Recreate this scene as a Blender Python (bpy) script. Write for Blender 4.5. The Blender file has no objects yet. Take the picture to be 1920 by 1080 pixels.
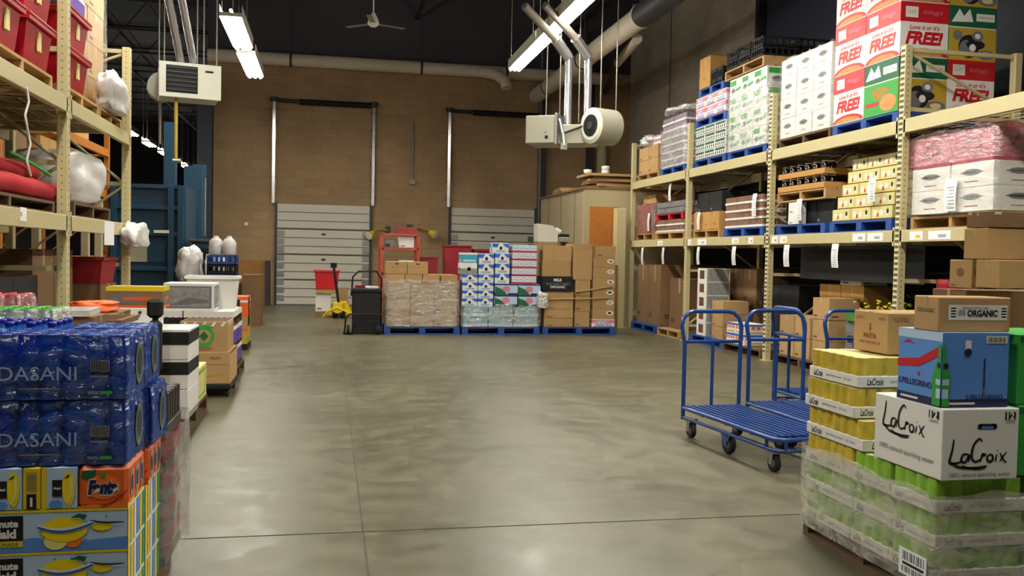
import bpy, math, random
from mathutils import Vector, Matrix, noise

random.seed(7)
SC = bpy.context.scene
COL = SC.collection
PI = math.pi

# ------------------------------------------------------------------ camera, exposure, world
F_PX, CAM_H = 1696.1, 1.320
cam_d = bpy.data.cameras.new('camera')
cam = bpy.data.objects.new('camera', cam_d)
COL.objects.link(cam)
cam_d.sensor_width = 36.0
cam_d.lens = F_PX / 1920 * 36.0
cam_d.clip_end = 200
CR = Vector((0.97995882, -0.1981804, 0.02013035))
CU = Vector((-0.01281324, 0.03813501, 0.99919044))
CF = Vector((0.19878763, 0.97942343, -0.03483141))
cam.matrix_world = Matrix(((CR.x, CU.x, -CF.x, 0), (CR.y, CU.y, -CF.y, 0), (CR.z, CU.z, -CF.z, CAM_H), (0, 0, 0, 1)))
SC.camera = cam
SC.view_settings.view_transform = 'Standard'
SC.view_settings.look = 'None'
SC.view_settings.gamma = 1
SC.view_settings.exposure = 0.14
SC.view_settings.use_curve_mapping = False
try:
    SC.cycles.use_denoising = True
    SC.cycles.max_bounces = 6
    SC.cycles.transparent_max_bounces = 12
    SC.cycles.sample_clamp_indirect = 4
except Exception:
    pass
world = bpy.data.worlds.new('world')
SC.world = world
world.use_nodes = True
world.node_tree.nodes['Background'].inputs[0].default_value = (0.85, 0.85, 1.0, 1)
world.node_tree.nodes['Background'].inputs[1].default_value = 0.05
TUBE = 56.0      # radiance of the fluorescent lenses


def ray(px, py):
    return CF * F_PX + CR * (px - 960) - CU * (py - 540)


def at(px, py, x=None, y=None, z=None):
    """The point of a plane x=, y= or z= that the pixel (1920x1080) shows."""
    r = ray(px, py)
    if z is not None:
        t = (z - CAM_H) / r.z
    elif x is not None:
        t = x / r.x
    else:
        t = y / r.y
    return Vector((r.x * t, r.y * t, r.z * t + CAM_H))


# ------------------------------------------------------------------ materials
def lin(h):
    c = [int(h[i:i + 2], 16) / 255 for i in (0, 2, 4)]
    return tuple(v / 12.92 if v <= 0.04045 else ((v + 0.055) / 1.055) ** 2.4 for v in c)


MATS = {}


def mat(name, hexc='808080', rough=0.6, metal=0.0, noise=0.0, nscale=6.0, bump=0.0, bscale=40.0, emit=None,
        coat=0.0, alpha=None, vary=0.0):
    if name in MATS:
        return MATS[name]
    m = bpy.data.materials.new(name)
    m.use_nodes = True
    nt = m.node_tree
    b = nt.nodes['Principled BSDF']
    c = lin(hexc)
    b.inputs['Base Color'].default_value = (*c, 1)
    b.inputs['Roughness'].default_value = rough
    b.inputs['Metallic'].default_value = metal
    if coat:
        b.inputs['Coat Weight'].default_value = coat
        b.inputs['Coat Roughness'].default_value = 0.12
    tc = None
    if noise or bump or vary:
        tc = nt.nodes.new('ShaderNodeTexCoord')
    last = None
    if noise:
        n = nt.nodes.new('ShaderNodeTexNoise')
        n.inputs['Scale'].default_value = nscale
        n.inputs['Detail'].default_value = 5
        nt.links.new(tc.outputs['Object'], n.inputs['Vector'])
        mx = nt.nodes.new('ShaderNodeMix')
        mx.data_type = 'RGBA'
        mx.inputs[6].default_value = (*[v * (1 - noise) for v in c], 1)
        mx.inputs[7].default_value = (*[min(1, v * (1 + noise)) for v in c], 1)
        nt.links.new(n.outputs['Fac'], mx.inputs[0])
        last = mx.outputs[2]
    if vary:
        oi = nt.nodes.new('ShaderNodeObjectInfo')
        hs = nt.nodes.new('ShaderNodeHueSaturation')
        mr = nt.nodes.new('ShaderNodeMapRange')
        mr.inputs[3].default_value = 1 - vary
        mr.inputs[4].default_value = 1 + vary
        nt.links.new(oi.outputs['Random'], mr.inputs[0])
        nt.links.new(mr.outputs[0], hs.inputs['Value'])
        if last:
            nt.links.new(last, hs.inputs['Color'])
        else:
            hs.inputs['Color'].default_value = (*c, 1)
        last = hs.outputs[0]
    if last:
        nt.links.new(last, b.inputs['Base Color'])
    if bump:
        n2 = nt.nodes.new('ShaderNodeTexNoise')
        n2.inputs['Scale'].default_value = bscale
        n2.inputs['Detail'].default_value = 4
        nt.links.new(tc.outputs['Object'], n2.inputs['Vector'])
        bp = nt.nodes.new('ShaderNodeBump')
        bp.inputs['Strength'].default_value = bump
        bp.inputs['Distance'].default_value = 0.02
        nt.links.new(n2.outputs['Fac'], bp.inputs['Height'])
        nt.links.new(bp.outputs['Normal'], b.inputs['Normal'])
    if emit:
        b.inputs['Emission Color'].default_value = (*lin(emit[0]), 1)
        b.inputs['Emission Strength'].default_value = emit[1]
    if alpha is not None:
        b.inputs['Alpha'].default_value = alpha
    MATS[name] = m
    return m


def film_mat(name, hexc='ffffff', white=0.12, gloss=0.3, scale=7.0, tint='ffffff', rough=0.18):
    """Clear or coloured plastic film: see-through, with wrinkled shiny patches."""
    if name in MATS:
        return MATS[name]
    m = bpy.data.materials.new(name)
    m.use_nodes = True
    nt = m.node_tree
    nt.nodes.clear()
    out = nt.nodes.new('ShaderNodeOutputMaterial')
    tr = nt.nodes.new('ShaderNodeBsdfTransparent')
    tr.inputs[0].default_value = (*lin(tint), 1)
    gl = nt.nodes.new('ShaderNodeBsdfGlossy')
    gl.inputs['Roughness'].default_value = rough
    gl.inputs['Color'].default_value = (0.9, 0.9, 0.9, 1)
    df = nt.nodes.new('ShaderNodeBsdfDiffuse')
    df.inputs[0].default_value = (*lin(hexc), 1)
    tc = nt.nodes.new('ShaderNodeTexCoord')
    mp = nt.nodes.new('ShaderNodeMapping')
    mp.inputs['Scale'].default_value = (1, 1, 2.2)
    mp.inputs['Rotation'].default_value = (0.3, 0.4, 0)
    n = nt.nodes.new('ShaderNodeTexNoise')
    n.inputs['Scale'].default_value = scale
    n.inputs['Detail'].default_value = 6
    n.inputs['Distortion'].default_value = 1.6
    nt.links.new(tc.outputs['Object'], mp.inputs[0])
    nt.links.new(mp.outputs[0], n.inputs['Vector'])
    bp = nt.nodes.new('ShaderNodeBump')
    bp.inputs['Strength'].default_value = 0.7
    bp.inputs['Distance'].default_value = 0.03
    nt.links.new(n.outputs['Fac'], bp.inputs['Height'])
    nt.links.new(bp.outputs[0], gl.inputs['Normal'])
    mr = nt.nodes.new('ShaderNodeMapRange')
    mr.inputs[1].default_value = 0.35
    mr.inputs[2].default_value = 0.75
    mr.inputs[3].default_value = white * 0.35
    mr.inputs[4].default_value = white * 2.2
    nt.links.new(n.outputs['Fac'], mr.inputs[0])
    m1 = nt.nodes.new('ShaderNodeMixShader')
    nt.links.new(mr.outputs[0], m1.inputs[0])
    nt.links.new(tr.outputs[0], m1.inputs[1])
    nt.links.new(df.outputs[0], m1.inputs[2])
    m2 = nt.nodes.new('ShaderNodeMixShader')
    m2.inputs[0].default_value = gloss
    nt.links.new(m1.outputs[0], m2.inputs[1])
    nt.links.new(gl.outputs[0], m2.inputs[2])
    nt.links.new(m2.outputs[0], out.inputs[0])
    MATS[name] = m
    return m


def M(n):
    return MATS[n]


# colours of things (daylight values)
mat('kraft', 'b08d5e', 0.8, noise=0.12, nscale=9, vary=0.08)
mat('kraft_dark', '7f6040', 0.85, noise=0.15, nscale=9, vary=0.1)
mat('kraft_golden', 'b98a4a', 0.8, noise=0.12, nscale=9, vary=0.06)
mat('kraft_inside', '5a4028', 0.9)
mat('tape', 'b79a6c', 0.35)
mat('print_brown', '55402c', 0.8)
mat('print_red_brown', '86402c', 0.8)
mat('white_card', 'e4e2dc', 0.6, noise=0.04, vary=0.03)
mat('white', 'e6e4de', 0.55)
mat('paper', 'f0f0f2', 0.7)
mat('paper_print', 'a9acb4', 0.8)
mat('black', '050506', 0.75)
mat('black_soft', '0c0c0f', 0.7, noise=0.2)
mat('ink', '14141c', 0.6)
mat('ink_grey', '6e7076', 0.7)
mat('rubber', '121212', 0.85)
mat('red', 'c01824', 0.45)
mat('red_deep', '8e1020', 0.5, noise=0.15)
mat('red_tote', 'a80f1e', 0.35, noise=0.1)
mat('red_faded', '8f3a34', 0.8, noise=0.2, vary=0.1)
mat('green', '2f9a3a', 0.55)
mat('green_dark', '0f5a38', 0.55)
mat('green_leaf', '3d7a2c', 0.6, noise=0.4, nscale=14)
mat('orange', 'e0601c', 0.5)
mat('orange_bright', 'f27a28', 0.4)
mat('orange_steel', 'a8452a', 0.5)
mat('orange_rack', 'b06a1c', 0.5)
mat('yellow', 'e6c81e', 0.5)
mat('yellow_dark', 'b99a2a', 0.55)
mat('yellow_pale', 'd6cb88', 0.6)
mat('lime_pale', 'bcd68c', 0.5)
mat('purple', '5a3aa0', 0.5)
mat('blue_steel', '123f86', 0.32, coat=0.3)
mat('blue_pallet', '1b4892', 0.65, noise=0.25, nscale=10)
mat('wood', 'b08d5c', 0.8, noise=0.3, nscale=8)
mat('wood_dark', '5e4730', 0.85, noise=0.3, nscale=8)
mat('plywood', '9a6a34', 0.75, noise=0.25, nscale=5)
mat('osb', 'b8742a', 0.75, noise=0.35, nscale=18)
mat('rack_cream', 'c3b78a', 0.45, noise=0.06, nscale=12)
mat('rack_hole', '5c5338', 0.8)
mat('rack_hole_light', 'e6dfbe', 0.5)
mat('steel', '9a9a98', 0.35, metal=0.8)
mat('galv', 'c8c8cc', 0.25, metal=0.85, noise=0.1, nscale=20)
mat('steel_dark', '3c3c40', 0.5, metal=0.5)
mat('grey_enamel', 'a6a290', 0.4)
mat('white_enamel', 'dcdccc', 0.35)
mat('duct', 'd6cab6', 0.55, noise=0.06)
mat('duct_brown', '7d7468', 0.6)
mat('baler_blue', '143c54', 0.45, noise=0.15, nscale=5)
mat('column_blue', '232b34', 0.6)
mat('door_panel', 'cfc9ba', 0.45, noise=0.05, nscale=3)
mat('door_dirty', 'a9a294', 0.6, noise=0.2, nscale=6)
mat('door_rib', '585248', 0.6)
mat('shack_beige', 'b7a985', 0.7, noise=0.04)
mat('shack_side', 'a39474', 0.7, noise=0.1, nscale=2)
mat('tube_glow', 'ffffff', 0.5, emit=('fffaec', TUBE))
mat('water_blue', '1c5cb4', 0.18, coat=0.5, noise=0.25, nscale=25)
mat('cap_blue', '121a8c', 0.3)
mat('cap_green', '45b020', 0.35)
mat('cap_red', 'c21a28', 0.4)
mat('plastic_white', 'e4e2e0', 0.3, bump=0.6, bscale=14)
mat('plastic_clear', 'cfd6dc', 0.12, coat=0.5, noise=0.15)
mat('bottle_amber', '1c0f0a', 0.15, coat=0.6)
mat('grey_pattern', '8d8d8a', 0.6, noise=0.6, nscale=26)
mat('grey_mid', '6c6a6e', 0.5, noise=0.2)  # plain mid grey, slightly mottled, for cases, trays and prints
mat('tray_purple', '7a6a78', 0.5, noise=0.2, vary=0.1)
mat('tray_brown', '7e5b48', 0.6, noise=0.25, vary=0.1)
mat('sky_blue', '5a8fdc', 0.45)
mat('sky_pale', 'b6d0ec', 0.45)
mat('navy', '16204c', 0.5)
mat('water_teal', '7fb6c8', 0.2, coat=0.5, noise=0.25, nscale=12)
mat('bright_blue', '1a62cc', 0.4, noise=0.1)
mat('label_teal', '35a3c0', 0.4)
mat('pink', 'cf7f92', 0.4, noise=0.15)
mat('pink_film', 'c86a80', 0.3, noise=0.2, coat=0.3)
mat('can_gold', 'c9b03c', 0.35, noise=0.55, nscale=17)
mat('can_lime', '8aba3e', 0.35, noise=0.6, nscale=13)
mat('can_dark', '2a2226', 0.3, noise=0.3, nscale=30)
mat('can_red', '9c1226', 0.3, noise=0.2, nscale=20)
mat('silver_print', '93a6cc', 0.4)
mat('silver', 'b4b4b8', 0.25, metal=0.7, noise=0.2, nscale=30)
mat('fruit_yellow', 'f8dc14', 0.5)
mat('fruit_cream', 'efe58a', 0.5)
mat('skin_pizza', 'c98a4e', 0.6, noise=0.4, nscale=30)
mat('dark_green_cloth', '123324', 0.9, noise=0.4)
mat('blanket_red', 'a81420', 0.85, noise=0.2)
mat('shade_backing', '0c0c10', 0.9, noise=0.3, nscale=10)  # near-black that stands for the shade behind the rack stock
mat('wire', '88887c', 0.5, metal=0.4)
mat('joist', '17161c', 0.7)
film_mat('stretch_wrap', 'e8e4dc', 0.09, 0.10, 5.0)
film_mat('stretch_wrap_heavy', 'dfe0dc', 0.26, 0.16, 5.0)
film_mat('stretch_wrap_haze', 'e2e0d2', 0.32, 0.14, 6.0)
film_mat('film_blue', '2358b0', 0.4, 0.16, 9.0, tint='7a9ee6', rough=0.12)
film_mat('film_white', 'efeeea', 0.5, 0.3, 9.0)
film_mat('film_pink', 'dfa2b0', 0.3, 0.25, 8.0, tint='f4c8d0')


# ------------------------------------------------------------------ text as geometry
GLYPHS = {}


def glyphs(s, bold=0.0, shear=0.0):
    k = (s, bold, shear)
    if k not in GLYPHS:
        cu = bpy.data.curves.new('lettering', 'FONT')
        cu.body = s
        cu.offset = bold
        cu.shear = shear
        cu.align_x = 'LEFT'
        cu.resolution_u = 3
        ob = bpy.data.objects.new('lettering', cu)
        me = bpy.data.meshes.new_from_object(ob)
        vs = [(v.co.x, v.co.y) for v in me.vertices]
        fs = [tuple(p.vertices) for p in me.polygons]
        bpy.data.objects.remove(ob)
        bpy.data.curves.remove(cu)
        bpy.data.meshes.remove(me)
        if vs:
            x0 = min(v[0] for v in vs); x1 = max(v[0] for v in vs)
            y0 = min(v[1] for v in vs); y1 = max(v[1] for v in vs)
        else:
            x0, x1, y0, y1 = 0, 1, 0, 1
        vs = [((a - x0) / (x1 - x0), (b - y0) / (y1 - y0)) for a, b in vs]
        GLYPHS[k] = (vs, fs, (y1 - y0) / (x1 - x0))
    return GLYPHS[k]


# ------------------------------------------------------------------ mesh builder
class MB:
    def __init__(self):
        self.v, self.f, self.m, self.mats, self.sm = [], [], [], [], []

    def mi(self, m):
        if isinstance(m, str):
            m = MATS[m]
        if m not in self.mats:
            self.mats.append(m)
        return self.mats.index(m)

    def add(self, vs, fs, m, smooth=False):
        o = len(self.v)
        self.v += [tuple(p) for p in vs]
        k = self.mi(m)
        for f in fs:
            self.f.append([o + i for i in f])
            self.m.append(k)
            self.sm.append(smooth)
        return self

    def box(self, x0, x1, y0, y1, z0, z1, m, c=0.0, T=None):
        if c <= 0:
            vs = [(x, y, z) for x in (x0, x1) for y in (y0, y1) for z in (z0, z1)]
            fs = [(0, 1, 3, 2), (4, 6, 7, 5), (0, 4, 5, 1), (2, 3, 7, 6), (0, 2, 6, 4), (1, 5, 7, 3)]
        else:
            vs, idx, fs = [], {}, []
            for sx in (0, 1):
                for sy in (0, 1):
                    for sz in (0, 1):
                        for ax in range(3):
                            p = [(x0, x1)[sx], (y0, y1)[sy], (z0, z1)[sz]]
                            for a, s in enumerate((sx, sy, sz)):
                                if a != ax:
                                    p[a] += c if s == 0 else -c
                            idx[(sx, sy, sz, ax)] = len(vs)
                            vs.append(p)
            def q(a, b, cc, d):
                fs.append((a, b, cc, d))
            for ax in range(3):
                o1, o2 = [a for a in range(3) if a != ax]
                for s in (0, 1):
                    cyc = []
                    for (u, w) in ((0, 0), (1, 0), (1, 1), (0, 1)):
                        t = [0, 0, 0]; t[ax] = s; t[o1] = u; t[o2] = w
                        cyc.append(idx[(*t, ax)])
                    fs.append(tuple(cyc))
            for ax in range(3):          # edges running along ax
                o1, o2 = [a for a in range(3) if a != ax]
                for u in (0, 1):
                    for w in (0, 1):
                        def g(s, face):
                            t = [0, 0, 0]; t[ax] = s; t[o1] = u; t[o2] = w
                            return idx[(*t, face)]
                        fs.append((g(0, o1), g(0, o2), g(1, o2), g(1, o1)))
            for sx in (0, 1):
                for sy in (0, 1):
                    for sz in (0, 1):
                        fs.append(tuple(idx[(sx, sy, sz, a)] for a in range(3)))
        if T is not None:
            vs = [T @ Vector(p) for p in vs]
        return self.add(vs, fs, m)

    def cyl(self, p0, p1, r0, m, r1=None, n=12, cap=True, smooth=True):
        p0, p1 = Vector(p0), Vector(p1)
        r1 = r0 if r1 is None else r1
        d = (p1 - p0).normalized()
        a = d.orthogonal().normalized()
        b = d.cross(a)
        vs = []
        for p, r in ((p0, r0), (p1, r1)):
            for i in range(n):
                t = 2 * PI * i / n
                vs.append(p + a * (r * math.cos(t)) + b * (r * math.sin(t)))
        self.add(vs, [(i, (i + 1) % n, n + (i + 1) % n, n + i) for i in range(n)], m, smooth)
        if cap:
            self.add(vs[:n], [tuple(range(n))], m)
            self.add(vs[n:], [tuple(range(n))], m)
        return self

    def tube(self, pts, r, m, n=10, cap=True):
        pts = [Vector(p) for p in pts]
        rings, prev = [], None
        for i, p in enumerate(pts):
            if i == 0:
                d = pts[1] - p
            elif i == len(pts) - 1:
                d = p - pts[-2]
            else:
                d = (pts[i + 1] - p).normalized() + (p - pts[i - 1]).normalized()
            d.normalize()
            if prev is None:
                a = d.orthogonal().normalized()
            else:
                a = (prev - d * prev.dot(d)).normalized()
            prev = a
            b = d.cross(a)
            rr = r[i] if isinstance(r, (list, tuple)) else r
            rings.append([p + a * (rr * math.cos(2 * PI * k / n)) + b * (rr * math.sin(2 * PI * k / n)) for k in range(n)])
        vs = [q for g in rings for q in g]
        fs = []
        for i in range(len(pts) - 1):
            for k in range(n):
                fs.append((i * n + k, i * n + (k + 1) % n, (i + 1) * n + (k + 1) % n, (i + 1) * n + k))
        self.add(vs, fs, m, True)
        if cap:
            self.add(rings[0], [tuple(range(n))], m)
            self.add(rings[-1], [tuple(range(n))], m)
        return self

    def lathe(self, prof, m, n=14, o=(0, 0, 0), smooth=True):
        vs = []
        for r, z in prof:
            for k in range(n):
                t = 2 * PI * k / n
                vs.append((o[0] + r * math.cos(t), o[1] + r * math.sin(t), o[2] + z))
        fs = []
        for i in range(len(prof) - 1):
            for k in range(n):
                fs.append((i * n + k, i * n + (k + 1) % n, (i + 1) * n + (k + 1) % n, (i + 1) * n + k))
        self.add(vs, fs, m, smooth)
        self.add(vs[:n], [tuple(range(n))], m)
        self.add(vs[-n:], [tuple(range(n))], m)
        return self

    def prism(self, outline, z0, z1, m, smooth=False, topm=None):
        n = len(outline)
        vs = [(x, y, z0) for x, y in outline] + [(x, y, z1) for x, y in outline]
        self.add(vs, [(i, (i + 1) % n, n + (i + 1) % n, n + i) for i in range(n)], m, smooth)
        self.add(vs[:n], [tuple(range(n))], m)
        self.add(vs[n:], [tuple(range(n))], topm or m)
        return self

    # ---- flat prints on the sides of a box w x d x h that stands on the origin
    def face(self, fc, w, d, h):
        X, Y, Z = Vector((1, 0, 0)), Vector((0, 1, 0)), Vector((0, 0, 1))
        return {'F': (Vector((-w / 2, -d / 2, 0)), X, Z, -Y, w, h), 'L': (Vector((-w / 2, d / 2, 0)), -Y, Z, -X, d, h),
                'R': (Vector((w / 2, -d / 2, 0)), Y, Z, X, d, h), 'B': (Vector((w / 2, d / 2, 0)), -X, Z, Y, w, h),
                'T': (Vector((-w / 2, -d / 2, h)), X, Y, Z, w, d)}[fc]

    def flat(self, fr, pts, m, lift=0.001, faces=None):
        """pts in 0..1 of the face frame fr"""
        o, u, v, n, W, H = fr
        vs = [o + u * (a * W) + v * (b * H) + n * lift for a, b in pts]
        return self.add(vs, faces or [tuple(range(len(pts)))], m)

    def rect(self, fr, u0, v0, u1, v1, m, lift=0.001):
        return self.flat(fr, [(u0, v0), (u1, v0), (u1, v1), (u0, v1)], m, lift)

    def ell(self, fr, cu, cv, ru, rv, m, lift=0.0015, n=16, a=0.0):
        W, H = fr[4], fr[5]
        pts = []
        for i in range(n):
            t = 2 * PI * i / n
            x, y = ru * W * math.cos(t), rv * H * math.sin(t)
            x, y = x * math.cos(a) - y * math.sin(a), x * math.sin(a) + y * math.cos(a)
            pts.append((cu + x / W, cv + y / H))
        return self.flat(fr, pts, m, lift)

    def text(self, fr, cu, cv, uw, s, m, lift=0.002, bold=0.0, shear=0.0, vh=None):
        """text centred at (cu, cv), uw wide (of the face), vh tall (of the face) or in proportion"""
        g, fs, asp = glyphs(s, bold, shear)
        W, H = fr[4], fr[5]
        hh = vh if vh else min(uw * W * asp / H, 1.8 * min(cv, 1 - cv))
        return self.flat(fr, [(cu + (a - .5) * uw, cv + (b - .5) * hh) for a, b in g], m, lift, fs)

    def stroke(self, fr, pts, wd, m, lift=0.002, box=(0, 0, 1, 1)):
        """a brush line through pts (0..1 of box) of width wd metres"""
        o, u, v, n, W, H = fr
        P = [((box[0] + a * (box[2] - box[0])) * W, (box[1] + b * (box[3] - box[1])) * H) for a, b in pts]
        sm = []
        for i in range(len(P) - 1):
            p0, p1, p2, p3 = P[max(0, i - 1)], P[i], P[i + 1], P[min(len(P) - 1, i + 2)]
            for k in range(4):
                t = k / 4
                sm.append(tuple(0.5 * ((2 * p1[j]) + (-p0[j] + p2[j]) * t + (2 * p0[j] - 5 * p1[j] + 4 * p2[j] - p3[j]) * t * t +
                                       (-p0[j] + 3 * p1[j] - 3 * p2[j] + p3[j]) * t ** 3) for j in (0, 1)))
        sm.append(P[-1])
        vs, N = [], len(sm)
        for i, p in enumerate(sm):
            a, b = sm[max(0, i - 1)], sm[min(N - 1, i + 1)]
            dx, dy = b[0] - a[0], b[1] - a[1]
            L = math.hypot(dx, dy) or 1
            k = wd * (0.35 + 0.65 * math.sin(PI * min(1, max(0.05, i / (N - 1)))) ** 0.5) / 2
            for s in (1, -1):
                q = (p[0] - dy / L * k * s, p[1] + dx / L * k * s)
                vs.append(o + u * q[0] + v * q[1] + n * lift)
        return self.add(vs, [(2 * i, 2 * i + 1, 2 * i + 3, 2 * i + 2) for i in range(N - 1)], m)

    def mesh(self, name):
        me = bpy.data.meshes.new(name)
        me.from_pydata(self.v, [], self.f)
        for mt in self.mats:
            me.materials.append(mt)
        me.polygons.foreach_set('material_index', self.m)
        me.polygons.foreach_set('use_smooth', self.sm)
        me.update()
        return me

    def obj(self, name, parent=None, loc=(0, 0, 0), rz=0.0):
        return put(self.mesh(name), name, parent, loc, rz)


KIDS = {}


def put(me, name, parent=None, loc=(0, 0, 0), rz=0.0):
    o = bpy.data.objects.new(name, me)
    COL.objects.link(o)
    o.location = loc
    o.rotation_euler = (0, 0, rz)
    if parent:
        o.parent = parent
        KIDS.setdefault(parent.name, []).append(o)
    return o


def tag(o, label, cat, group=None):
    o['label'] = label
    o['category'] = cat
    if group:
        o['group'] = group
    return o


def thing(name, label, cat, loc=(0, 0, 0), rz=0.0, group=None):
    o = bpy.data.objects.new(name, None)
    COL.objects.link(o)
    o.empty_display_size = 0.1
    o.location = loc
    o.rotation_euler = (0, 0, rz)
    return tag(o, label, cat, group)


def dup(root, loc, rz=0.0, label=None, group=None):
    """a copy of a thing with copies of its parts and sub-parts"""
    def rec(o, parent):
        c = o.copy()
        COL.objects.link(c)
        if parent:
            c.parent = parent
            KIDS.setdefault(parent.name, []).append(c)
        for ch in KIDS.get(o.name, []):
            rec(ch, c)
        return c
    r = rec(root, None)
    r.location = loc
    r.rotation_euler = (0, 0, rz)
    if label:
        r['label'] = label
    if group:
        r['group'] = group
    return r


def struct(o):
    o['kind'] = 'structure'
    return o


def sbox(name, x0, x1, y0, y1, z0, z1, m):
    b = MB()
    b.box(x0, x1, y0, y1, z0, z1, m)
    return struct(b.obj(name))


# ================================================================== THE BUILDING
def block_mat(name, c1, c2, mortar, axis='x', stain=0.3):
    m = bpy.data.materials.new(name)
    m.use_nodes = True
    nt = m.node_tree
    b = nt.nodes['Principled BSDF']
    b.inputs['Roughness'].default_value = 0.8
    tc = nt.nodes.new('ShaderNodeTexCoord')
    sp = nt.nodes.new('ShaderNodeSeparateXYZ')
    cb = nt.nodes.new('ShaderNodeCombineXYZ')
    nt.links.new(tc.outputs['Object'], sp.inputs[0])
    nt.links.new(sp.outputs[0 if axis == 'x' else 1], cb.inputs[0])
    nt.links.new(sp.outputs[2], cb.inputs[1])
    br = nt.nodes.new('ShaderNodeTexBrick')
    br.inputs['Color1'].default_value = (*lin(c1), 1)
    br.inputs['Color2'].default_value = (*lin(c2), 1)
    br.inputs['Mortar'].default_value = (*lin(mortar), 1)
    br.inputs['Scale'].default_value = 1.0
    br.inputs['Mortar Size'].default_value = 0.008
    br.inputs['Mortar Smooth'].default_value = 0.3
    br.inputs['Brick Width'].default_value = 0.42
    br.inputs['Row Height'].default_value = 0.21
    nt.links.new(cb.outputs[0], br.inputs['Vector'])
    n = nt.nodes.new('ShaderNodeTexNoise')
    n.inputs['Scale'].default_value = 0.9
    n.inputs['Detail'].default_value = 7
    nt.links.new(tc.outputs['Object'], n.inputs['Vector'])
    mr = nt.nodes.new('ShaderNodeMapRange')
    mr.inputs[1].default_value = 0.3
    mr.inputs[2].default_value = 0.7
    mr.inputs[3].default_value = 1 - stain
    mr.inputs[4].default_value = 1 + stain * 0.5
    nt.links.new(n.outputs['Fac'], mr.inputs[0])
    hs = nt.nodes.new('ShaderNodeHueSaturation')
    nt.links.new(br.outputs['Color'], hs.inputs['Color'])
    nt.links.new(mr.outputs[0], hs.inputs['Value'])
    nt.links.new(hs.outputs[0], b.inputs['Base Color'])
    bp = nt.nodes.new('ShaderNodeBump')
    bp.inputs['Strength'].default_value = 0.4
    bp.inputs['Distance'].default_value = 0.01
    bp.invert = True
    nt.links.new(br.outputs['Fac'], bp.inputs['Height'])
    nt.links.new(bp.outputs[0], b.inputs['Normal'])
    MATS[name] = m
    return m


def floor_mat():
    m = bpy.data.materials.new('concrete_floor')
    m.use_nodes = True
    nt = m.node_tree
    b = nt.nodes['Principled BSDF']
    tc = nt.nodes.new('ShaderNodeTexCoord')

    def noise(scale, detail, rough=0.6, dist=0.0, sc=None):
        n = nt.nodes.new('ShaderNodeTexNoise')
        n.inputs['Scale'].default_value = scale
        n.inputs['Detail'].default_value = detail
        n.inputs['Roughness'].default_value = rough
        n.inputs['Distortion'].default_value = dist
        if sc:
            mp = nt.nodes.new('ShaderNodeMapping')
            mp.inputs['Scale'].default_value = sc
            nt.links.new(tc.outputs['Object'], mp.inputs[0])
            nt.links.new(mp.outputs[0], n.inputs['Vector'])
        else:
            nt.links.new(tc.outputs['Object'], n.inputs['Vector'])
        return n
    n1 = noise(0.55, 8, 0.62, 0.6)
    n2 = noise(5, 8, 0.7, 0.3)
    n3 = noise(1.4, 5, 0.6, 0.8, (1.5, 0.25, 1))
    cr = nt.nodes.new('ShaderNodeValToRGB')
    cr.color_ramp.elements[0].position = 0.36
    cr.color_ramp.elements[0].color = (*lin('4b4836'), 1)
    cr.color_ramp.elements[1].position = 0.64
    cr.color_ramp.elements[1].color = (*lin('706a53'), 1)
    e = cr.color_ramp.elements.new(0.5)
    e.color = (*lin('5b5743'), 1)
    a = nt.nodes.new('ShaderNodeMix')
    a.inputs[0].default_value = 0.55
    nt.links.new(n1.outputs['Fac'], a.inputs[2])
    nt.links.new(n2.outputs['Fac'], a.inputs[3])
    a2 = nt.nodes.new('ShaderNodeMix')
    a2.inputs[0].default_value = 0.25
    nt.links.new(a.outputs[0], a2.inputs[2])
    nt.links.new(n3.outputs['Fac'], a2.inputs[3])
    nt.links.new(a2.outputs[0], cr.inputs[0])
    nt.links.new(cr.outputs[0], b.inputs['Base Color'])
    mr = nt.nodes.new('ShaderNodeMapRange')
    mr.inputs[1].default_value = 0.35
    mr.inputs[2].default_value = 0.65
    mr.inputs[3].default_value = 0.27
    mr.inputs[4].default_value = 0.55
    nt.links.new(a.outputs[0], mr.inputs[0])
    nt.links.new(mr.outputs[0], b.inputs['Roughness'])
    bp = nt.nodes.new('ShaderNodeBump')
    bp.inputs['Strength'].default_value = 0.05
    bp.inputs['Distance'].default_value = 0.01
    nt.links.new(n2.outputs['Fac'], bp.inputs['Height'])
    nt.links.new(bp.outputs[0], b.inputs['Normal'])
    MATS['concrete_floor'] = m


block_mat('block_brown', 'a88b66', '9e815d', '947b5b', 'x', 0.2)
block_mat('block_grey', 'bdb2a0', 'b4a996', 'a69b89', 'y', 0.25)
mat('deck_charcoal', '38353c', 0.75, noise=0.1, nscale=2)
mat('wall_navy', '2c3042', 0.6)
mat('band_grey', 'b0a796', 0.75, noise=0.12, nscale=3)
mat('ceiling_dark', '34313a', 0.8)
mat('dark_far', '201d1c', 0.9)
mat('joint', '4a4536', 0.9)
floor_mat()

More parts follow.
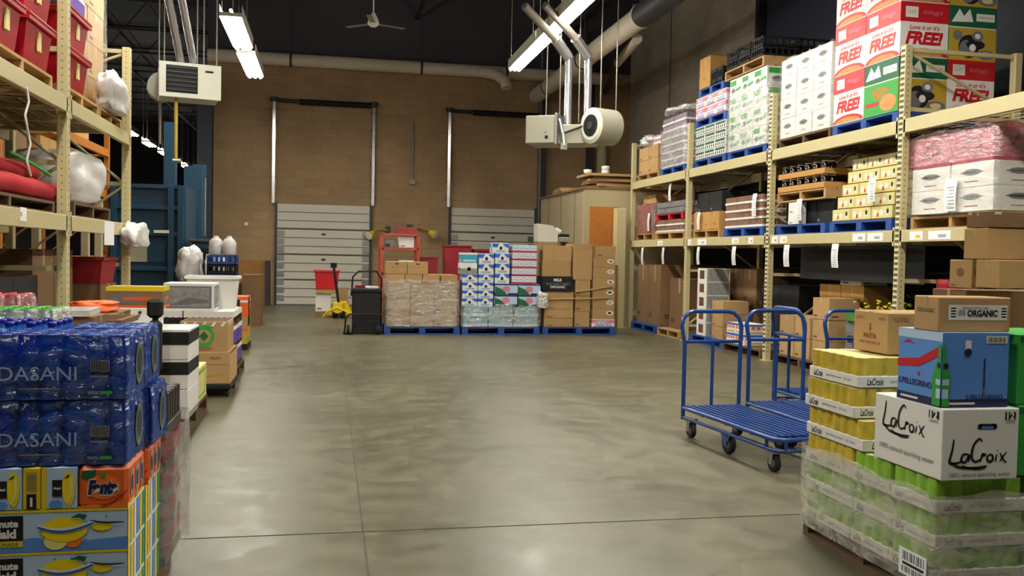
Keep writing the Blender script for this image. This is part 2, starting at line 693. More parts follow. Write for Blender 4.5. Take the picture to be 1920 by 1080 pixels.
XW, YW, ZC = 7.80, 23.15, 8.2
sbox('floor', -14, XW, -4, 52, -0.2, 0, 'concrete_floor')
sbox('ceiling', -14, XW, -4, 52, ZC, ZC + 0.2, 'ceiling_dark')
sbox('wall_back', -2.94, XW, YW, YW + 0.25, 0, 6.2, 'block_brown')
sbox('wall_back_upper', -2.94, XW, YW, YW + 0.25, 6.2, ZC, 'deck_charcoal')
sbox('wall_right', XW, XW + 0.25, 15.65, YW + 0.25, 0, ZC, 'block_grey')
sbox('wall_right_front', XW, XW + 0.25, -4, 15.65, 0, ZC, 'wall_navy')
sbox('wall_left', -14.25, -14, -4, 52, 0, ZC, 'dark_far')
sbox('wall_far', -14, -2.94, 52, 52.2, 0, ZC, 'dark_far')
sbox('wall_return', -2.94, -2.7, YW + 0.25, 52, 0, ZC, 'dark_far')
sbox('wall_front', -14, XW, -4.25, -4, 0, ZC, 'dark_far')
b = MB(); b.box(0.173, 0.18, -4, YW, 0.0005, 0.002, 'joint'); struct(b.obj('trim_2'))
b = MB(); b.box(-6, XW, 4.297, 4.304, 0.0005, 0.002, 'joint'); struct(b.obj('trim_3'))
b = MB(); b.box(XW - 0.012, XW - 0.002, 20.24, 20.27, 0, ZC, 'rack_hole'); struct(b.obj('trim_4'))
b = MB(); b.box(XW - 0.14, XW - 0.02, 15.5, 15.66, 0, ZC, 'steel_dark'); struct(b.obj('trim_5'))
# wall end: dark steel column beside the deep bay
b = MB()
b.box(-3.12, -2.78, 22.75, 23.1, 0, 5.3, 'column_blue')
b.box(-3.16, -2.74, 22.7, 23.12, 5.3, 5.36, 'column_blue')
struct(b.obj('trim_6'))
# open web joists
b0 = MB()
b0.box(-14, XW, -0.05, 0.05, 0, 0.06, 'joist')
b0.box(-14, XW, -0.05, 0.05, 0.78, 0.84, 'joist')
x, up = -14.0, True
while x < XW - 0.6:
    b0.tube([(x, 0, 0.03 if up else 0.8), (x + 0.6, 0, 0.8 if up else 0.03)], 0.014, 'joist', n=4)
    x += 0.6
    up = not up
jm = b0.mesh('trim')
for i in range(14):
    struct(put(jm, 'trim_%d' % (10 + i), None, (0, 5 + i * 3.1, 7.32)))
b = MB()
for xx in (-6.5, -2.2, 2.1, 6.2):
    b.box(xx - 0.03, xx + 0.03, -4, 50, 7.24, 7.31, 'joist')
struct(b.obj('trim_30'))


# ------------------------------------------------------------------ fluorescent fixtures
def fixture_mesh(L=2.4, w=0.32):
    h = MB()
    # reflector: solid underside wings, upright flanges, an open slot along the top lets some light up
    for s in (-1, 1):
        h.box(min(s * .03, s * w / 2), max(s * .03, s * w / 2), 0, L, -0.02, -0.012, 'white_enamel')
        h.box(min(s * w / 2, s * (w / 2 - .004)), max(s * w / 2, s * (w / 2 - .004)), 0, L, -0.06, 0.125, 'white_enamel')
    h.box(-.03, .03, 0, L, -0.02, 0.0, 'white_enamel')
    h.box(-w / 2, w / 2, 0, .004, -0.05, 0.01, 'white_enamel')
    h.box(-w / 2, w / 2, L - .004, L, -0.05, 0.01, 'white_enamel')
    g = MB()
    for k in (-1, 0, 1):
        g.cyl((k * w * 0.31, 0.03, -0.062), (k * w * 0.31, L - 0.03, -0.062), w * .13, 'tube_glow', n=8, cap=False)
    g.cyl((0, 0.03, 0.05), (0, L - 0.03, 0.05), 0.023, 'tube_glow', n=8, cap=False)
    r = MB()
    for y in (0.25, L - 0.25):
        r.tube([(-w / 2 + .01, y, 0.12), (-w / 2 + .01, y, 2.3)], 0.006, 'wire', n=4)
    return h.mesh('housing'), g.mesh('tube'), r.mesh('hanger')


FIX = {}


def fixture(x, y0, z, L, w, label, group):
    if (L, w) not in FIX:
        FIX[(L, w)] = fixture_mesh(L, w)
    h, g, r = FIX[(L, w)]
    t = thing('ceiling_light', label, 'light', (x, y0, z), 0, group)
    put(h, 'housing', t)
    put(g, 'tube', t)
    put(r, 'hanger', t)
    return t


words = ['first', 'second', 'third', 'fourth', 'fifth', 'sixth', 'seventh', 'eighth', 'ninth', 'tenth']
for i in range(7):
    fixture(3.5, 17.45 - 2.42 * (i + 1), 5.02, 2.4, 0.26,
            'white fluorescent strip light over the aisle centre, %s from the back wall' % words[i], 'strip lights over the aisle')
fixture(-1.5, 16.95, 4.9, 2.1, 0.33, 'wide fluorescent light hanging near the left heater, the farther half', 'lights beside the left heater')
fixture(-1.5, 14.35, 4.9, 2.1, 0.33, 'wide fluorescent light hanging near the left heater, the closer half', 'lights beside the left heater')
for i, yy in enumerate((8.6, 4.6, 0.8)):
    fixture(-1.5, yy, 4.9, 2.1, 0.33, 'wide fluorescent light above the left stock, %s toward the entrance' % words[i], 'lights over the left stock')
for i, yy in enumerate((30.5, 33.6, 36.6, 39.0, 42.2, 45.6)):
    fixture(-6.3, yy, 5.1, 2.1 if i > 3 else 1.2, 0.3, 'small bright strip light in the deep bay, %s in its row' % words[i], 'strip lights in the deep bay')
for i, yy in enumerate((12.5, 17.5, 22.5)):
    fixture(-7.5, yy, 5.1, 2.1, 0.33, 'strip light over the orange shelving, %s in its row' % words[i], 'strip lights behind the left rack')


# ------------------------------------------------------------------ dock doors
def dock_door(n, x0, x1, zt, tracks, shaft_z):
    w = x1 - x0
    yf = YW - 0.02
    door = thing('door_%d' % n, 'white panelled dock door with horizontal ribs in the brown block wall', 'door', (x0, yf, 0))
    door['kind'] = 'structure'
    del door['label'], door['category']
    ns = 4
    for s in range(ns):
        z0, z1 = s * zt / ns, (s + 1) * zt / ns
        b = MB()
        b.box(0.03, w - 0.03, -0.06, -0.01, z0 + 0.012, z1 - 0.012, 'door_panel')
        b.box(0.03, w - 0.03, -0.064, -0.02, z0, z0 + 0.03, 'door_rib')
        for k in (1, 2):
            zz = z0 + (z1 - z0) * k / 3
            b.box(0.04, w - 0.04, -0.066, -0.05, zz - 0.01, zz + 0.008, 'door_rib')
        if s < 3:
            b.box(w / 2 - 0.05, w / 2 + 0.05, -0.075, -0.05, z1 - 0.14, z1 - 0.09, 'steel_dark')
        b.obj('panel', door)
    for sx in (0, 1):
        b = MB()
        xx = 0 if sx == 0 else w
        b.box(xx - 0.03, xx + 0.03, -0.09, 0.0, 0, zt + 0.03, 'steel_dark')
        d = 1 if sx == 0 else -1
        for k in range(9):
            zz = 0.12 + k * 0.2
            xs = sorted((xx + d * 0.03, xx + d * 0.2))
            b.box(xs[0], xs[1], -0.085, -0.066, zz, zz + 0.13, 'steel')
        b.obj('side_bracket', door)
    for i, tx in enumerate(tracks):
        b = MB()
        b.box(tx - 0.035 - x0, tx + 0.035 - x0, -0.11, -0.02, zt, shaft_z, 'galv')
        for k in range(6):
            zz = zt + 0.2 + k * 0.42
            b.box(tx - 0.06 - x0, tx + 0.06 - x0, -0.07, 0.0, zz, zz + 0.04, 'steel_dark')
        b.lathe([(0.1, 0), (0.1, 0.1)], 'steel_dark', 10, (tx - x0, -0.12, shaft_z - 0.02))
        b.obj('lift_track', door)
    b = MB()
    b.tube([(tracks[0] - x0 - 0.05, -0.1, shaft_z + 0.02), (tracks[1] - x0 + 0.05, -0.1, shaft_z - 0.02)], 0.045, 'steel_dark', n=8)
    b.cyl((tracks[0] - x0 + 0.6, -0.1, shaft_z), (tracks[1] - x0 - 0.1, -0.1, shaft_z), 0.07, 'black', n=8)
    b.obj('spring_shaft', door)


dock_door(1, -1.29, 1.02, 2.52, (-1.36, 1.06), 5.02)
dock_door(2, 3.03, 5.27, 2.55, (2.97, 5.36), 4.98)
# steel column between second door and enclosure
b = MB()
b.box(5.33, 5.5, 22.95, 23.12, 0, 7.2, 'steel_dark')
b.box(5.3, 5.34, 22.9, 23.13, 0, 7.2, 'steel')
struct(b.obj('steel_column'))
b = MB()
b.cyl((6.98, 22.9, 0), (6.98, 22.9, 4.7), 0.13, 'shack_beige', n=14)
b.cyl((6.98, 22.9, 4.0), (6.98, 22.9, 4.05), 0.15, 'shack_beige', n=14)
tag(b.obj('downpipe'), 'cream round downpipe standing in the corner behind the enclosure', 'pipe')
b = MB()
b.box(6.6, 6.75, 22.9, 23.1, 0, 7.2, 'steel_dark')
struct(b.obj('trim_7'))
b = MB(); b.tube([(2.05, 23.1, 3.2), (2.05, 23.1, 4.7)], 0.02, 'wire', n=6)
b.box(1.98, 2.12, 23.06, 23.14, 3.1, 3.22, 'wire')
tag(b.obj('conduit'), 'thin metal conduit on the block wall between dock doors', 'conduit')
b = MB(); b.lathe([(0.055, 0), (0.05, 0.03), (0.02, 0.04)], 'white', 12)
o = b.obj('wall_bell'); o.rotation_euler = (PI / 2, 0, 0); o.location = (-2.0, YW - 0.005, 1.98)
tag(o, 'small round white device on the block wall above the plywood', 'alarm')

# plywood leaning on the wall, dark strip beside
b = MB(); b.box(-0.42, 0.42, -0.012, 0.012, 0, 1.1, 'plywood')
o = b.obj('plywood_sheet', None, (-1.95, 23.05, 0)); o.rotation_euler = (-0.04, 0, 0)
tag(o, 'orange-brown plywood sheet leaning on the block wall beside the dock door', 'plywood')
b = MB(); b.box(-0.06, 0.06, -0.06, 0.06, 0, 1.1, 'steel_dark', 0.01)
tag(b.obj('bollard', None, (-1.47, 22.95, 0)), 'dark grey post at the edge of the closed dock door', 'post')


def dock_lamp(x, y, z, dx, label):
    t = thing('dock_light', label, 'lamp', (x, y, z))
    b = MB(); b.box(-0.06, 0.06, -0.02, 0.02, -0.1, 0.1, 'steel_dark'); b.obj('mount', t)
    b = MB()
    b.tube([(0, 0, 0), (dx * 0.5, -0.12, 0.03)], 0.022, 'yellow_dark', n=6)
    b.tube([(dx * 0.5, -0.12, 0.03), (dx * 0.95, -0.25, -0.05)], 0.022, 'yellow_dark', n=6)
    b.obj('arm', t)
    b = MB()
    b.cyl((dx * 0.9, -0.22, -0.08), (dx * 1.15, -0.34, -0.16), 0.06, 'yellow', 0.11, n=14)
    b.obj('lamp_head', t)
    b = MB()
    b.cyl((dx * 1.151, -0.341, -0.1605), (dx * 1.17, -0.35, -0.166), 0.095, 'white', 0.09, n=14)
    b.obj('lens', t)
    return t


dock_lamp(1.45, 23.12, 1.92, -0.42, 'yellow jointed dock lamp reaching toward the closed left dock door')
dock_lamp(2.0, 23.12, 1.98, 0.55, 'yellow jointed dock lamp pointing toward the dock door behind blue water')

# ------------------------------------------------------------------ ducts
b = MB()
b.tube([(-2.9, 22.88, 6.0), (6.9, 22.88, 6.0)], 0.155, 'duct', n=18)
t = thing('air_duct', 'long round beige duct running along the top of the block wall', 'duct')
b.obj('duct_tube', t)
for xx in (2.18, 4.35, -1.0):
    b = MB()
    b.tube([(xx, 22.88, 6.0), (xx + 0.06, 22.88, 6.0)], 0.168, 'steel_dark', n=18)
    b.tube([(xx + 0.03, 22.88, 6.15), (xx + 0.03, 22.88, 7.3)], 0.012, 'steel_dark', n=5)
    b.obj('hanger_band', t)
b = MB()
b.tube([(3.75, 22.7, 5.95), (4.05, 22.45, 5.86), (4.25, 22.3, 5.68), (4.28, 22.25, 5.5)], 0.14, 'duct', n=14)
b.obj('elbow', t)
t = thing('air_duct', 'round grey duct running toward the back wall above the shelving', 'duct')
b = MB(); b.tube([(5.2, 23.0, 5.48), (5.2, 14.9, 5.48)], 0.19, 'duct', n=20); b.obj('duct_tube', t)
b = MB(); b.tube([(5.2, 14.9, 5.48), (5.2, 10.5, 5.48)], 0.21, 'steel_dark', n=20); b.obj('dark_section', t)
b = MB(); b.tube([(5.2, 14.95, 5.48), (5.2, 14.85, 5.48)], 0.215, 'duct', n=20); b.obj('collar', t)
for yy in (18.5, 21.6):
    b = MB(); b.tube([(5.2, yy, 5.48), (5.2, yy + 0.06, 5.48)], 0.2, 'steel_dark', n=18)
    b.tube([(5.2, yy, 5.6), (5.2, yy, 7.3)], 0.012, 'steel_dark', n=5)
    b.obj('hanger_band', t)
p1, pm_, p2 = Vector((5.42, 15.75, 5.3)), at(1158, 118, y=19.3), at(1135, 172, y=23.08)
t = thing('flue_pipe', 'slanting pipe dropping from the grey duct into the corner', 'pipe')
b = MB(); b.tube([p1, pm_], 0.09, 'duct', n=12); b.obj('upper_tube', t)
b = MB(); b.tube([pm_, p2], 0.075, 'steel_dark', n=12); b.obj('lower_tube', t)


# ------------------------------------------------------------------ heaters
def heater_left():
    t = thing('unit_heater', 'white gas heater with dark louvres hanging by the left rack', 'heater', (-1.76, 12.2, 3.26), 0.22)
    b = MB()
    b.box(-0.36, 0.36, -0.0, 0.5, 0, 0.42, 'white_enamel', 0.01)
    b.box(-0.375, 0.375, -0.02, 0.02, -0.012, 0.432, 'white_enamel', 0.006)
    b.box(0.18, 0.28, -0.024, -0.018, 0.33, 0.355, 'black')
    b.obj('housing', t)
    b = MB()
    b.box(-0.29, 0.09, -0.026, -0.0, 0.05, 0.39, 'black')
    for k in range(6):
        z = 0.075 + k * 0.056
        b.box(-0.28, 0.08, -0.04, -0.024, z, z + 0.012, 'steel_dark', T=None)
    b.obj('louvre_panel', t)
    b = MB()
    b.cyl((-0.3, 0.5, 0.2), (-0.3, 0.68, 0.2), 0.19, 'grey_enamel', n=18)
    b.cyl((0.1, 0.5, 0.2), (0.1, 0.6, 0.2), 0.12, 'steel_dark', n=18)
    b.obj('fan_housing', t)
    for dx in (-0.1, 0.06):
        b = MB()
        b.tube([(dx, 0.25, 0.42), (dx + 0.0, 0.25, 0.5), (dx - 0.3, -0.55, 1.6)], 0.05, 'galv', n=12)
        b.obj('flue', t)
    for dx in (-0.5, -0.3, 0.1, 0.18, 0.34):
        b = MB(); b.tube([(dx if dx > -0.45 else -0.36, 0.2, 0.42), (dx if dx > -0.45 else -0.36, 0.2, 3.9)], 0.009, 'wire', n=5)
        b.obj('hanging_rod', t)
    b = MB()
    b.tube([(-0.16, 0.1, 0.0), (-0.16, 0.1, -0.8)], 0.022, 'yellow_dark', n=8)
    b.cyl((-0.2, 0.1, -0.8), (-0.1, 0.1, -0.8), 0.03, 'steel', n=8)
    b.obj('gas_pipe', t)
    b = MB()
    b.tube([(-0.33, 0.55, 0.0), (-0.33, 0.55, -0.55)], 0.016, 'wire', n=6)
    b.obj('conduit', t)


heater_left()


def heater_right():
    t = thing('unit_heater', 'grey gas heater with twin flues and round blower hanging before the enclosure', 'heater', (3.55, 14.2, 3.12), -0.5)
    b = MB()
    b.box(-0.42, 0.06, -0.3, 0.34, 0, 0.44, 'grey_enamel', 0.012)
    b.box(-0.1, -0.05, -0.306, -0.3, 0.07, 0.12, 'black')
    b.box(-0.1, -0.08, -0.304, -0.3, 0.16, 0.18, 'steel_dark')
    b.obj('housing', t)
    b = MB()
    b.box(0.06, 0.62, -0.2, 0.36, 0.0, 0.3, 'grey_enamel', 0.01)
    b.box(0.06, 0.1, -0.32, 0.34, -0.02, 0.47, 'steel', 0.004)
    b.tube([(0.12, -0.26, 0.38), (0.2, -0.28, 0.1), (0.22, -0.3, -0.05)], 0.03, 'galv', n=8)
    b.cyl((0.2, -0.26, 0.0), (0.2, -0.26, -0.1), 0.055, 'grey_enamel', n=12)
    b.tube([(0.2, -0.25, 0.16), (0.55, -0.24, 0.28)], 0.018, 'steel_dark', n=6)
    b.obj('burner_box', t)
    b = MB()
    P0, D = Vector((0.66, -0.36, 0.25)), Vector((0.621, 0.783, 0))
    b.cyl(P0, P0 + D * .42, 0.28, 'grey_enamel', n=28)
    b.cyl(P0 - D * .02, P0, 0.22, 'white_enamel', 0.27, n=28)
    bl = b.obj('blower_drum', t)
    b = MB()
    b.cyl(P0 - D * .025, P0 - D * .01, 0.17, 'black', n=24)
    b.cyl(P0 - D * .04, P0 - D * .02, 0.06, 'steel_dark', n=12)
    b.obj('intake', bl)
    for dx in (0.2, 0.52):
        b = MB()
        b.tube([(dx, -0.05, 0.2), (dx, -0.05, 1.36)], 0.062, 'galv', n=16)
        b.tube([(dx, -0.05, 1.36), (dx - 0.03, -0.08, 1.42), (dx - 0.16, -0.3, 1.62)], 0.085, 'galv', n=16)
        b.tube([(dx - 0.16, -0.3, 1.62), (dx - 0.5, -0.9, 2.0)], 0.062, 'duct_brown', n=12)
        b.obj('flue', t)
    for (dx, dy) in ((-0.1, -0.25), (-0.02, 0.3), (0.3, 0.3), (0.72, 0.0), (0.95, 0.1)):
        b = MB(); b.tube([(dx, dy, 0.4), (dx, dy, 4.15)], 0.01, 'wire', n=5); b.obj('hanging_rod', t)


heater_right()

# ceiling fan
p = at(700, 45, y=17.0)
t = thing('ceiling_fan', 'small white ceiling fan hanging from the dark roof between the light rows', 'fan', (p.x, p.y, p.z))
b = MB(); b.lathe([(0.03, 0.2), (0.09, 0.08), (0.11, 0), (0.06, -0.05)], 'white', 14); b.obj('motor_hub', t)
b = MB(); b.tube([(0, 0, 0.1), (0, 0, 1.62)], 0.014, 'white', n=6); b.obj('rod', t)
for k in range(3):
    a = 0.35 + k * 2 * PI / 3
    b = MB()
    b.box(0.08, 0.62, -0.05, 0.05, 0.0, 0.008, 'duct_brown', 0.002, Matrix.Rotation(a, 4, 'Z'))
    b.obj('blade', t)


# ================================================================== PALLET RACKS
def post_mesh(h, side, m='rack_cream', holes=True, small=False):
    """side -1: perforated face looks toward -X, +1: toward +X"""
    b = MB()
    b.box(-0.04, 0.04, -0.042, 0.042, 0, h, m, 0.004)
    b.box(-0.07, 0.07, -0.07, 0.07, 0, 0.012, m)
    if holes:
        xs = side * 0.041
        k, z = 0, 0.12
        while z < h - 0.04:
            a, c = sorted((xs, xs + side * 0.0015))
            if small:
                b.box(a, c, -0.006, 0.006, z, z + 0.014, 'rack_hole')
                b.box(-0.004, 0.004, -0.0435, -0.041, z, z + 0.012, 'rack_hole')
                z += 0.057
                continue
            b.box(a, c, -0.03, 0.03, z, z + 0.024, 'rack_hole')
            b.box(a, c, -0.034, 0.034, z + 0.028, z + 0.044, 'rack_hole_light')
            b.box(-0.012, 0.004, -0.0435, -0.041, z, z + 0.01, 'rack_hole')
            z += 0.0508 * 1.12
    return b.mesh('post')


def rack(name, label, xf, depth, side, ys, h, beams, cat='shelving', m='rack_cream', holes=True, decks=True, group=None, backing=None):
    """xf: aisle face x; the rack reaches away from the aisle by depth; side +1 away = +X"""
    t = thing(name, label, cat, (xf, ys[0], 0), 0, group)
    pm = post_mesh(h, -side, m, holes, side < 0)
    pr = post_mesh(h, -side, m, False)
    y0 = ys[0]
    pf = post_mesh(h, -side, m, holes, True)
    for y in ys:
        put(pf if y > 13 else pm, 'post', t, (side * 0.04, y - y0, 0))
        put(pr, 'post', t, (side * (depth - 0.04), y - y0, 0))
        b = MB()
        zz = [0.25, 1.15, 2.0, 2.9, h - 0.04]
        a, c = side * 0.08, side * (depth - 0.08)
        for i, z in enumerate(zz):
            if z > h:
                continue
            x0, x1 = sorted((a, c))
            b.box(x0, x1, -0.018, 0.018, z - 0.02, z + 0.02, m)
            if i and zz[i] <= h:
                q = [(a, 0, zz[i - 1] + 0.02), (c, 0, z - 0.03)]
                if i % 2 == 0:
                    q = [(c, 0, zz[i - 1] + 0.02), (a, 0, z - 0.03)]
                b.tube(q, 0.018, m, n=4)
        b.obj('brace', t, (0, y - y0, 0))
    for (zt, bh) in beams:
        for i in range(len(ys) - 1):
            L = ys[i + 1] - ys[i]
            b = MB()
            x0, x1 = sorted((0.0, side * 0.045))
            b.box(x0 - 0.004 * (side > 0), x1 + 0.004 * (side < 0), 0.045, L - 0.045, zt - bh, zt, m, 0.004)
            for yy in (0.045, L - 0.075):
                b.box(min(-side * 0.004, x1), max(-side * 0.004, x0), yy, yy + 0.03, zt - bh - 0.04, zt + 0.03, m)
            bm_ = b.mesh('beam')
            put(bm_, 'beam', t, (0, ys[i] - y0, 0))
            b = MB()
            x0, x1 = sorted((side * (depth - 0.045), side * depth))
            b.box(x0, x1, 0.045, L - 0.045, zt - bh, zt, m)
            b.obj('beam', t, (0, ys[i] - y0, 0))
            if decks:
                b = MB()
                n = int(L / 0.11)
                x0, x1 = sorted((side * 0.05, side * (depth - 0.05)))
                for k in range(n):
                    yy = 0.08 + (L - 0.16) * k / (n - 1)
                    b.box(x0, x1, yy - 0.003, yy + 0.003, zt - 0.008, zt - 0.002, m)
                for k in range(8):
                    xx = x0 + (x1 - x0) * (k + 0.5) / 8
                    b.box(xx - 0.003, xx + 0.003, 0.06, L - 0.06, zt - 0.014, zt - 0.008, m)
                for k in range(3):
                    yy = L * (k + 0.5) / 3
                    b.box(x0, x1, yy - 0.02, yy + 0.02, zt - 0.05, zt - 0.014, m)
                b.obj('wire_deck', t, (0, ys[i] - y0, 0))
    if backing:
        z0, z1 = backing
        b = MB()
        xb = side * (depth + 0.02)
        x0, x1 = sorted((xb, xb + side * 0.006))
        b.box(x0, x1, 0, ys[-1] - y0, z0, z1, 'shade_backing')  # added dark panel in place of shadow and dark stuff behind the rack
        b.obj('back_shade_panel', t)
    return t


XR, RD = 5.69, 1.36
RY = [5.50, 8.30, 11.10, 13.90, 16.68]
ZT, ZM = 2.79, 1.668
rack('pallet_rack', 'cream steel pallet racking with perforated posts along the grey block wall', XR, RD, 1, RY, 3.54,
     [(ZT, 0.14), (ZM, 0.123)], backing=(0.1, 2.64))
XL = -2.06
LY = [5.57, 7.87, 10.17]
rack('pallet_rack', 'cream steel pallet racking holding red totes behind the drink stacks', XL, 1.2, -1, LY, 3.42,
     [(2.52, 0.12), (1.58, 0.125)])
rack('pallet_rack', 'orange steel pallet racking standing behind the cream rack', -3.7, 1.1, -1, [11.4, 14.0, 16.6], 3.7,
     [(2.3, 0.13), (3.0, 0.13), (1.2, 0.13)], m='orange_rack', holes=False, decks=False)


# ================================================================== PALLETS
PAL = {}


def pallet(x, y, z, wx, wy, kind, label, group=None, h=0.13, along='x', rz=0.0):
    """corner (x, y); runners along x or y"""
    mm = {'blue': 'blue_pallet', 'wood': 'wood', 'dark': 'wood_dark', 'black': 'black'}[kind]
    k = (round(wx, 2), round(wy, 2), kind, h, along)
    if k not in PAL:
        d, s, bb = MB(), MB(), MB()
        W, L = (wx, wy) if along == 'x' else (wy, wx)
        n = 7
        for i in range(n):      # deck boards cross the runners
            a = i * W / n
            xx = (a + 0.01, a + W / n - 0.01)
            if along == 'x':
                d.box(xx[0], xx[1], 0, wy, h - 0.022, h, mm)
                if i % 3 == 0:
                    bb.box(xx[0], xx[1], 0, wy, 0, 0.018, mm)
            else:
                d.box(0, wx, xx[0], xx[1], h - 0.022, h, mm)
                if i % 3 == 0:
                    bb.box(0, wx, xx[0], xx[1], 0, 0.018, mm)
        rw = 0.10 if kind == 'blue' else 0.045
        if along == 'x':
            s.box(0.01, wx - 0.01, 0, rw, 0.018, h - 0.022, mm)
        else:
            s.box(0, rw, 0.01, wy - 0.01, 0.018, h - 0.022, mm)
        PAL[k] = (d.mesh('top_deck'), s.mesh('runner'), bb.mesh('bottom_boards'), rw)
    d, s, bb, rw = PAL[k]
    t = thing('pallet', label, 'pallet', (x, y, z), rz, group)
    put(d, 'top_deck', t)
    put(bb, 'bottom_boards', t)
    for i in range(3):
        o = (wy - rw) * i / 2 if along == 'x' else (wx - rw) * i / 2
        put(s, 'runner', t, (0, o, 0) if along == 'x' else (o, 0, 0))
    return t


# ================================================================== CARTONS AND PACKS
KINDS = {}


def face_sides(b, w, d, h, fn, faces='FLR'):
    for fc in faces:
        fn(b, b.face(fc, w, d, h), fc)


